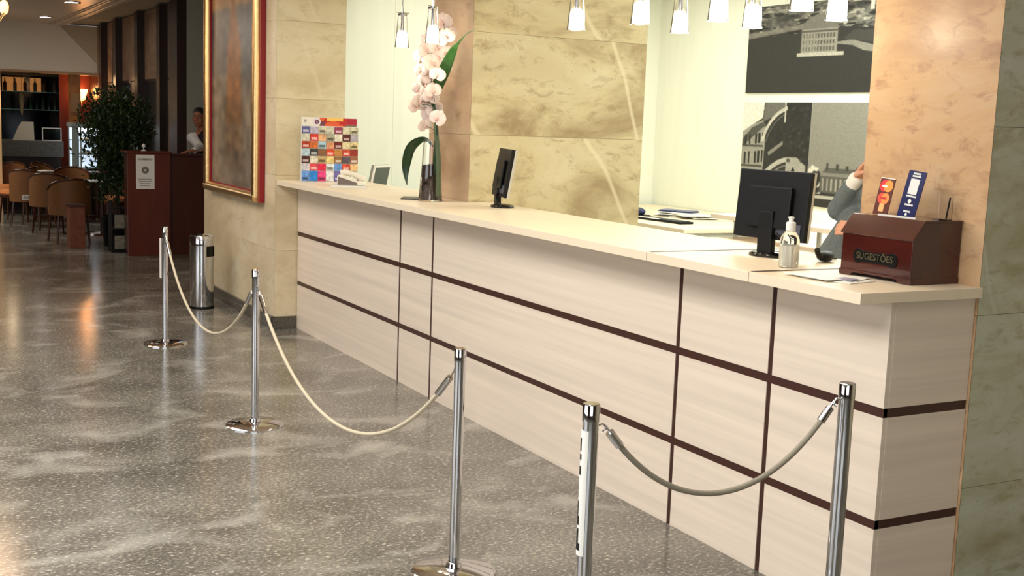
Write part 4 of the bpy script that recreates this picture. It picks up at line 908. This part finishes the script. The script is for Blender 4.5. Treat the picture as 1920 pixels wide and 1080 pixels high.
# ------------------------------------------------------------------ ficus
m_fol = mat('ficus_leaf', (38, 58, 22), rough=.4, var=.45, scale=3)
fc = thing('potted_ficus', 'dense dark green ficus tree in a planter beside the host desk', 'potted tree', (2.74, 15.4, 0))
MB().lathe([(.0001, 0), (.16, 0), (.2, .36), (.21, .38), (.19, .38), (.18, .34), (.0001, .34)], n=28).build('pot', m_black, fc, smooth=True)
MB().lathe([(.0001, .33), (.185, .34), (.0001, .36)], n=20).build('soil', m_moss, fc)
for a in range(3): MB().tube([(.03*math.cos(a*2), .03*math.sin(a*2), .33), (-.03*math.cos(a*2+1), .03*math.sin(a*2+1), .8), (.08*math.cos(a*2), .08*math.sin(a*2), 1.3)], [.018, .015, .01], 8).build('trunk', mat('bark', (70, 50, 36), rough=.9), fc)
mb = MB(); rnd = random.Random(3)
for k in range(5200):
    t_ = rnd.random()
    if t_ < .74: c = Vector((rnd.gauss(0, .18), rnd.gauss(0, .18), 1.46+rnd.gauss(0, .19)))
    else: c = Vector((rnd.gauss(-.06, .11), rnd.gauss(0, .13), .95+rnd.gauss(0, .2)))
    q = c-Vector((0, 0, 1.5))
    if q.length > .46 and c.z > 1.2: q = q.normalized()*.46; c = q+Vector((0, 0, 1.5))
    c.z = max(.55, min(1.97, c.z)); R = Euler((rnd.uniform(.2, 1.6), rnd.uniform(-.5, .5), rnd.uniform(0, 6.3))).to_matrix(); L_ = rnd.uniform(.05, .085); w_ = L_*.26
    mb.add([c, c+R@Vector((w_, L_*.45, .004)), c+R@Vector((0, L_, -.012)), c+R@Vector((-w_, L_*.45, .004))], [(0, 1, 2, 3)])
tag(mb.build('foliage', m_fol, fc, recalc=False), kind='stuff')
pb_ = thing('planter_box', 'brown wooden planter box left of the ficus', 'planter', (2.24, 15.35, 0))
MB().box(-.09, .09, -.12, .12, 0, .5).build('box', mat('orange_brown_wood', (112, 56, 28), rough=.5, var=.2), pb_, bevel=.006); MB().box(-.1, .1, -.13, .13, .5, .525).build('rim', m_wood2, pb_, bevel=.004); MB().box(-.08, .08, -.11, .11, .525, .53).build('soil', m_moss, pb_)
mg = thing('magazine_rack', 'low dark rack of magazines between the ficus and the host desk', 'magazine rack', (2.70, 14.78, 0))
for i in range(3): part_box('shelf', (-.15, .12, -.1, .1, .02+i*.25, .04+i*.25), m_black, mg)
for x_ in (-.16, .12): part_box('side', (x_, x_+.015, -.1, .1, 0, .62), m_black, mg)
for i in range(2): 
    for k in range(3): part_box('magazine', (-.12, .08, -.09+k*.012, -.082+k*.012, .042+i*.25, .20+i*.25), mat('mag_%d' % k, [(120, 116, 100), (90, 60, 50), (80, 84, 80)][k], rough=.4, var=.3, scale=30), mg, 0)

# ------------------------------------------------------------------ cafe chairs and tables
m_tan = mat('tan_weave', (112, 72, 32), rough=.6, var=.2, scale=90); m_rim = mat('chair_rim', (66, 34, 18), rough=.22); m_seat = mat('seat_orange', (206, 128, 70), rough=.55)
def chair():
    t = thing('tub_chair', '', 'chair', (0, 0, 0), 0, 'tub chairs of the cafe')
    MB().lathe([(.0001, .40), (.23, .40), (.245, .42), (.24, .46), (.18, .475), (.0001, .48)], n=28).build('seat', m_seat, t, smooth=True)
    MB().lathe([(.0001, .36), (.24, .36), (.245, .40), (.0001, .40)], n=28).build('seat_frame', m_rim, t, smooth=True)
    n = 18; vs = []
    for r in (.262, .278):
        for i in range(n+1):
            a = math.radians(-15-150*i/n); s_ = math.sin(PI*i/n)
            for z_ in (.36, .66+.14*s_**.6): vs.append((r*math.cos(a)*1.0, r*math.sin(a), z_))
    k = 2*(n+1); fs = []
    for i in range(n): fs += [(2*i, 2*i+1, 2*i+3, 2*i+2), (k+2*i, k+2*i+2, k+2*i+3, k+2*i+1)]
    for b_ in (0, n): fs.append((2*b_, k+2*b_, k+2*b_+1, 2*b_+1))
    MB().add(vs, fs).build('backrest', m_tan, t, smooth=True)
    pts = [(.27*math.cos(math.radians(-10-160*i/n)), .27*math.sin(math.radians(-10-160*i/n)), .67+.14*math.sin(PI*i/n)**.6) for i in range(n+1)]
    MB().tube(pts, .016, 10).build('top_rail', m_rim, t, smooth=True)
    for sx in (-1, 1):
        for sy in (-1, 1): MB().tube([(sx*.17, sy*.17, .37), (sx*.2, sy*.2, 0)], [.018, .012], 8).build('leg', m_rim, t, smooth=True)
    return t
chs = [(2.24, 15.95, .15, 'tan tub chair nearest the ficus, its back turned'), (2.20, 17.25, -.35, 'second tub chair in the row, behind the nearest one'),
       (2.04, 18.15, -.5, 'tub chair with the small white sign hung on its side'), (1.95, 18.95, 1.2, 'tub chair with bright orange seat at the left edge'),
       (2.66, 18.7, 2.9, 'tub chair with an orange backrest facing the camera'), (1.92, 20.1, 2.6, 'tub chair far left in front of the bar'),
       (2.56, 20.25, -2.2, 'small far tub chair in front of the middle of the bar'), (3.15, 17.55, 1.5, 'tub chair half hidden by the ficus at the white topped table')]
c0 = chair()
for i, (x, y, rz, l) in enumerate(chs):
    o = c0 if i == 0 else dup(c0, (x, y, 0), rz); o.location = (x, y, 0); o.rotation_euler.z = rz; o['label'] = l
sg = thing('reserved_sign', 'small white lettered sign hung on a tub chair', 'sign', (2.02, 17.86, .43)); part_box('plate', (-.125, .125, -.004, .004, -.035, .035), m_paper, sg, .001)
text('sign_lettering', 'RESERVADO', .045, (0, -.005, 0), ROT_NY, inkm, sg, .0004, sx=.85)
MB().box(-.01, .01, .004, .06, -.01, .01).build('sign_bracket', m_black, sg)
def table(x, y, r, label, mtop):
    t = thing('cafe_table', label, 'table', (x, y, 0), 0, 'cafe tables')
    MB().lathe([(.0001, .70), (r, .70), (r, .725), (.0001, .725)], n=36).build('tabletop', mtop, t, smooth=True)
    MB().lathe([(.03, .03), (.03, .7)], n=14).build('column', m_rim, t, smooth=True); MB().lathe([(.0001, 0), (.22, 0), (.2, .03), (.03, .05)], n=24).build('foot', m_rim, t, smooth=True)
    return t
m_tt = mat('dark_tabletop', (30, 24, 22), rough=.08)
table(2.80, 16.85, .36, 'round dark table nearest the ficus', m_tt); table(2.42, 19.42, .34, 'round dark table at the left before the bar', m_tt); table(3.13, 19.25, .33, 'round dark table in front of the display case', m_tt)
for (x, y, a, l, w_) in ((2.70, 16.75, .1, 'white place mat on the table nearest the ficus', .30), (2.42, 19.4, .3, 'white place mat on the table before the bar', .25)):
    o = thing('place_mat', l, 'place mat', (x, y, .726), a); part_box('mat', (-w_/2, w_/2, -.12, .12, 0, .004), m_paper, o, 0); part_box('folded_napkin', (-.05, .05, -.08, .08, .0045, .012), m_paper, o, .002)
for (x, y, a, l, c_) in ((3.02, 19.2, .2, 'white menu lying open before the display case', (220, 215, 205)), (3.26, 19.35, -.3, 'pink menu lying beside the display case', (214, 130, 100))):
    o = thing('menu', l, 'menu', (x, y, .726), a); part_box('left_page', (-.14, -.002, -.1, .1, 0, .006), mat('menu_%d' % c_[1], c_, rough=.4), o, .001); part_box('right_page', (.002, .14, -.1, .1, 0, .006), mat('menu_%d' % c_[1], c_), o, .001)
gl = thing('glass_tumbler', 'small clear tumbler on the table nearest the ficus', 'glass', (2.9, 17.0, .726)); MB().lathe([(.0001, 0), (.03, 0), (.036, .11), (.034, .11), (.028, .006), (.0001, .006)], n=20).build('glass', m_glass, gl, smooth=True)

# ------------------------------------------------------------------ display case and bar
m_case = mat('case_grey', (150, 164, 160), rough=.35)
dc = thing('display_case', 'lit glass refrigerated display case at the end of the bar', 'display case', (2.88, 20.0, 0))
part_box('base', (0, .46, 0, .45, 0, .72), m_dwood, dc, .006); part_box('top', (-.02, .48, -.02, .47, 1.40, 1.46), m_case, dc, .008)
part_box('front_column', (.0, .10, 0, .03, .60, 1.40), m_case, dc, .004)
for x_, y_ in ((.44, 0), (0, .42), (.44, .42), (.12, 0)): part_box('post', (x_, x_+.02, y_, y_+.02, .72, 1.40), m_case, dc, .002)
part_box('backlit_panel', (.02, .44, .43, .44, .74, 1.38), mat('backlit_white', (220, 232, 240), emit=(205, 222, 240), estr=1.0), dc, 0)
for z_ in (.74, .96, 1.18): part_box('shelf', (.01, .45, .02, .42, z_, z_+.012), m_case, dc, .001)
part_box('light_tube', (.03, .43, .05, .09, 1.33, 1.38), mat('tube_light', (255, 255, 255), emit=(235, 245, 255), estr=7), dc, .003)
for k in range(4): MB().ball((.16+.07*k, .15, 1.21+.0), (.03, .03, .022), 10, 6).build('pastry', mat('pastry', (200, 160, 110), rough=.6), dc, smooth=True)
MB().lathe([(.0001, .972), (.12, .972), (.13, .985), (.0001, 1.03)], c=(.26, .2, 0), n=20).build('cake', m_paper, dc, smooth=True)
bar_ = thing('bar_counter', 'dark bar counter with a grey top edge across the hall', 'bar counter', (0, 0, 0))
part_box('top_slab', (-3, 2.86, 20.8, 21.5, .88, 1.14), mat('bar_top_grey', (92, 92, 88), rough=.3, var=.3, scale=30), bar_, .01); part_box('front', (-3, 2.84, 20.95, 21.4, 0, .88), m_dwood, bar_, .004)
for i in range(9): part_box('front_panel', (-.2+i*.33, .1+i*.33, 20.93, 20.95, .1, .82), m_dwood, bar_, .006)
mn = thing('menu_board', 'white slanted menu board standing on the bar', 'menu board', (2.28, 20.95, 1.141)); MB().prism([(-.18, 0), (.15, 0), (.14, .30), (-.04, .30), (-.09, .22)], 'y', 0, .02).build('board', mat('board_white', (214, 210, 192), rough=.5), mn); MB().box(-.1, .1, .02, .1, 0, .01).build('foot', m_black, mn)
bm_ = thing('monitor', 'small monitor with a white frame on the bar', 'monitor', (2.70, 20.95, 1.141), 0)
for bx in ((-.15, .15, 0, .02, .0, .015), (-.15, .15, 0, .02, .2, .215), (-.15, -.135, 0, .02, .015, .2), (.135, .15, 0, .02, .015, .2)): part_box('white_frame', bx, m_paper, bm_, 0)
part_box('screen', (-.135, .135, .006, .012, .015, .2), m_black2, bm_, 0); part_box('stand', (-.05, .05, .02, .09, 0, .012), m_black, bm_, 0)
# back bar
bb = thing('back_bar', 'tall dark back bar with glass shelves and panels painted as mirror reflections', 'back bar', (0, 24.9, 0))
part_box('back_panel', (.5, 3.2, .3, .34, 0, 2.27), m_black2, bb, 0)
for i, x_ in enumerate((2.36, 2.58, 2.86)): part_box('reflection_panel', (x_, x_+.2, .27, .3, 1.96, 2.24), mat('reflection_panel', (190, 150, 100), rough=.4, emit=(230, 150, 80), estr=.35), bb, 0)  # panels painted as the mirror's reflection of the post wall, with added glow
for z_ in (1.96, 1.62): part_box('glass_shelf', (2.2, 3.75-.1, .0, .28, z_, z_+.012), mat('shelf_edge_glass', (150, 200, 180), rough=.1, emit=(130, 180, 160), estr=.05), bb, 0)
for x_ in (2.15, 3.65): part_box('upright', (x_, x_+.04, -.02, .3, 0, 2.27), m_dwood, bb, .004)
part_box('cabinet', (2.19, 3.65, -.02, .29, 0, .95), m_dwood, bb, .004)
cnt_ = {'upper': 0, 'lower': 0}
cols_b = [(60, 90, 60), (110, 70, 40), (40, 50, 60), (120, 110, 90)]
for i in range(14):
    zb = 1.973 if i % 2 else 1.633; x_ = 2.85+.055*i if i % 2 == 0 else 2.3+.09*i
    if x_ > 3.6: continue
    nb_ = ('upper' if i % 2 else 'lower'); cnt_[nb_] += 1
    o = thing('liquor_bottle', '%s bottle on the %s glass shelf, %s from the left' % (('green', 'amber', 'dark blue', 'pale brown')[i % 4], nb_, ('first', 'second', 'third', 'fourth', 'fifth', 'sixth', 'seventh')[cnt_[nb_]-1]), 'bottle', (x_, 25.02, zb), 0, 'bottles on the back bar shelves')
    MB().lathe([(.0001, 0), (.032, 0), (.034, .15), (.012, .19), (.012, .25), (.0001, .25)], n=14).build('glass', mat('bott_%d' % (i % 4), cols_b[i % 4], rough=.1), o, smooth=True)
cl = thing('wall_pennant', 'narrow cream tapered hanging ornament before the back bar', 'hanging ornament', (2.62, 24.4, 1.50)); MB().lathe([(.0001, 0), (.02, .06), (.05, .3), (.045, .42), (.0001, .46)], n=14).build('cloth', mat('cream_cloth', (196, 176, 130), rough=.6), cl, smooth=True); MB().tube([(0, 0, .46), (0, 0, .78)], .004, 6).build('cord', m_black, cl)
co = struct('pillar', MB().box(3.18, 3.36, 22.3, 22.5, 0, 2.28), mat('amber_column', (168, 112, 60), rough=.4, var=.3, scale=6), label='slim amber column left of the wall sconce'); co['label'] = 'slim amber column left of the wall sconce'
part_box('column_panel', (3.2, 3.34, 22.28, 22.3, 1.62, 1.95), mat('tan_panel', (176, 140, 96), rough=.5), co, .004); part_box('column_panel', (3.2, 3.34, 22.28, 22.3, 1.2, 1.55), mat('gold_panel', (190, 120, 40), rough=.4), co, .004)
struct('wall_bar_right', MB().box(3.1, 3.62, 23.0, 23.06, 0, 2.28), mat('red_brown_panel', (92, 34, 18), rough=.4))
sc = thing('wall_sconce', 'glowing orange wall sconce beside the ficus crown', 'wall lamp', (3.47, 22.9, 1.93)); m_sc = mat('sconce_glow', (255, 190, 110), emit=(255, 176, 96), estr=7)
MB().lathe([(.05, -.10), (.11, .10), (.10, .10), (.045, -.10)], n=24).build('shade', m_sc, sc, smooth=True); MB().tube([(0, 0, -.2), (0, .02, -.12), (0, .06, -.12), (0, .1, -.12)], .01, 8).build('bracket', m_gold, sc); MB().ball((0, 0, 0), .04).build('bulb', m_sc, sc, smooth=True)
point('sconce_light', (3.47, 22.72, 2.0), 8, (1, .42, .14), .08); point('sconce_light', (3.3, 20.9, 2.15), 3.5, (1, .6, .3), .08)
lc = struct('pillar', MB().box(1.45, 1.865, 20.2, 20.6, 0, 2.30), mat('lit_beige', (226, 190, 140), rough=.5)); lc['label'] = 'beige pillar cut by the left edge of the view'
point('pillar_lamp', (1.95, 19.95, 1.75), 3, (1, .75, .45), .06)
# downlights
def downlight(x, y, z, label, power, col=(1, .9, .78), r=.09):
    t = thing('downlight', label, 'ceiling light', (x, y, z), 0, 'round ceiling downlights')
    MB().lathe([(r, 0), (r*1.25, 0), (r*1.25, -.012), (r, -.006)], n=28).build('trim_ring', m_chrome, t, smooth=True)
    MB().lathe([(.0001, -.004), (r, -.004), (r, -.001), (.0001, -.001)], n=28).build('lens', mat('downlight_glow', (255, 255, 255), emit=(255, 250, 242), estr=14), t)
    spot('downlight_beam', (x, y, z-.03), power, col, 110)
for x, y, l, p in ((2.49, 14.5, 'downlight nearest, where the ceiling moulding leaves the picture', 12), (2.50, 17.2, 'downlight in the middle of the ceiling moulding', 10), (2.56, 20.4, 'farthest downlight on the glossy ceiling', 6)):
    downlight(x, y, ZC, l, p)
downlight(2.67, 22.6, 2.279, 'bright round downlight above the bar', 8, r=.1)
# chandelier whose lowest bulb shows in the upper left corner
ch = thing('chandelier', 'brass chandelier with one glowing bulb showing in the upper left corner', 'chandelier', (.745, 10.65, 2.31))
m_bulb = mat('bulb_glow', (255, 200, 120), emit=(255, 160, 80), estr=7)
MB().tube([(0, 0, .1), (0, 0, ZC-2.31)], .012, 10).build('rod', m_gold, ch); MB().lathe([(.0001, .02), (.05, .05), (.06, .1), (.03, .2), (.0001, .24)], n=20).build('hub', m_gold, ch, smooth=True)
for k in range(8):
    a = 2*PI*k/8+.3; c_, s_ = math.cos(a), math.sin(a)
    arm = MB().tube([(0, 0, .12), (.12*c_, .12*s_, .04), (.25*c_, .25*s_, .05), (.3*c_, .3*s_, .12)], .008, 8).build('arm', m_gold, ch, smooth=True)
    MB().ball((.3*c_, .3*s_, .17), (.035, .035, .05), 12, 8).build('bulb', m_bulb, arm, smooth=True)
MB().ball((0, 0, -.01), .03, 12, 8).build('lowest_bulb', m_bulb, ch, smooth=True)
point('chandelier_light', (.745, 10.65, 2.3), 26, (1, .68, .42), .3)
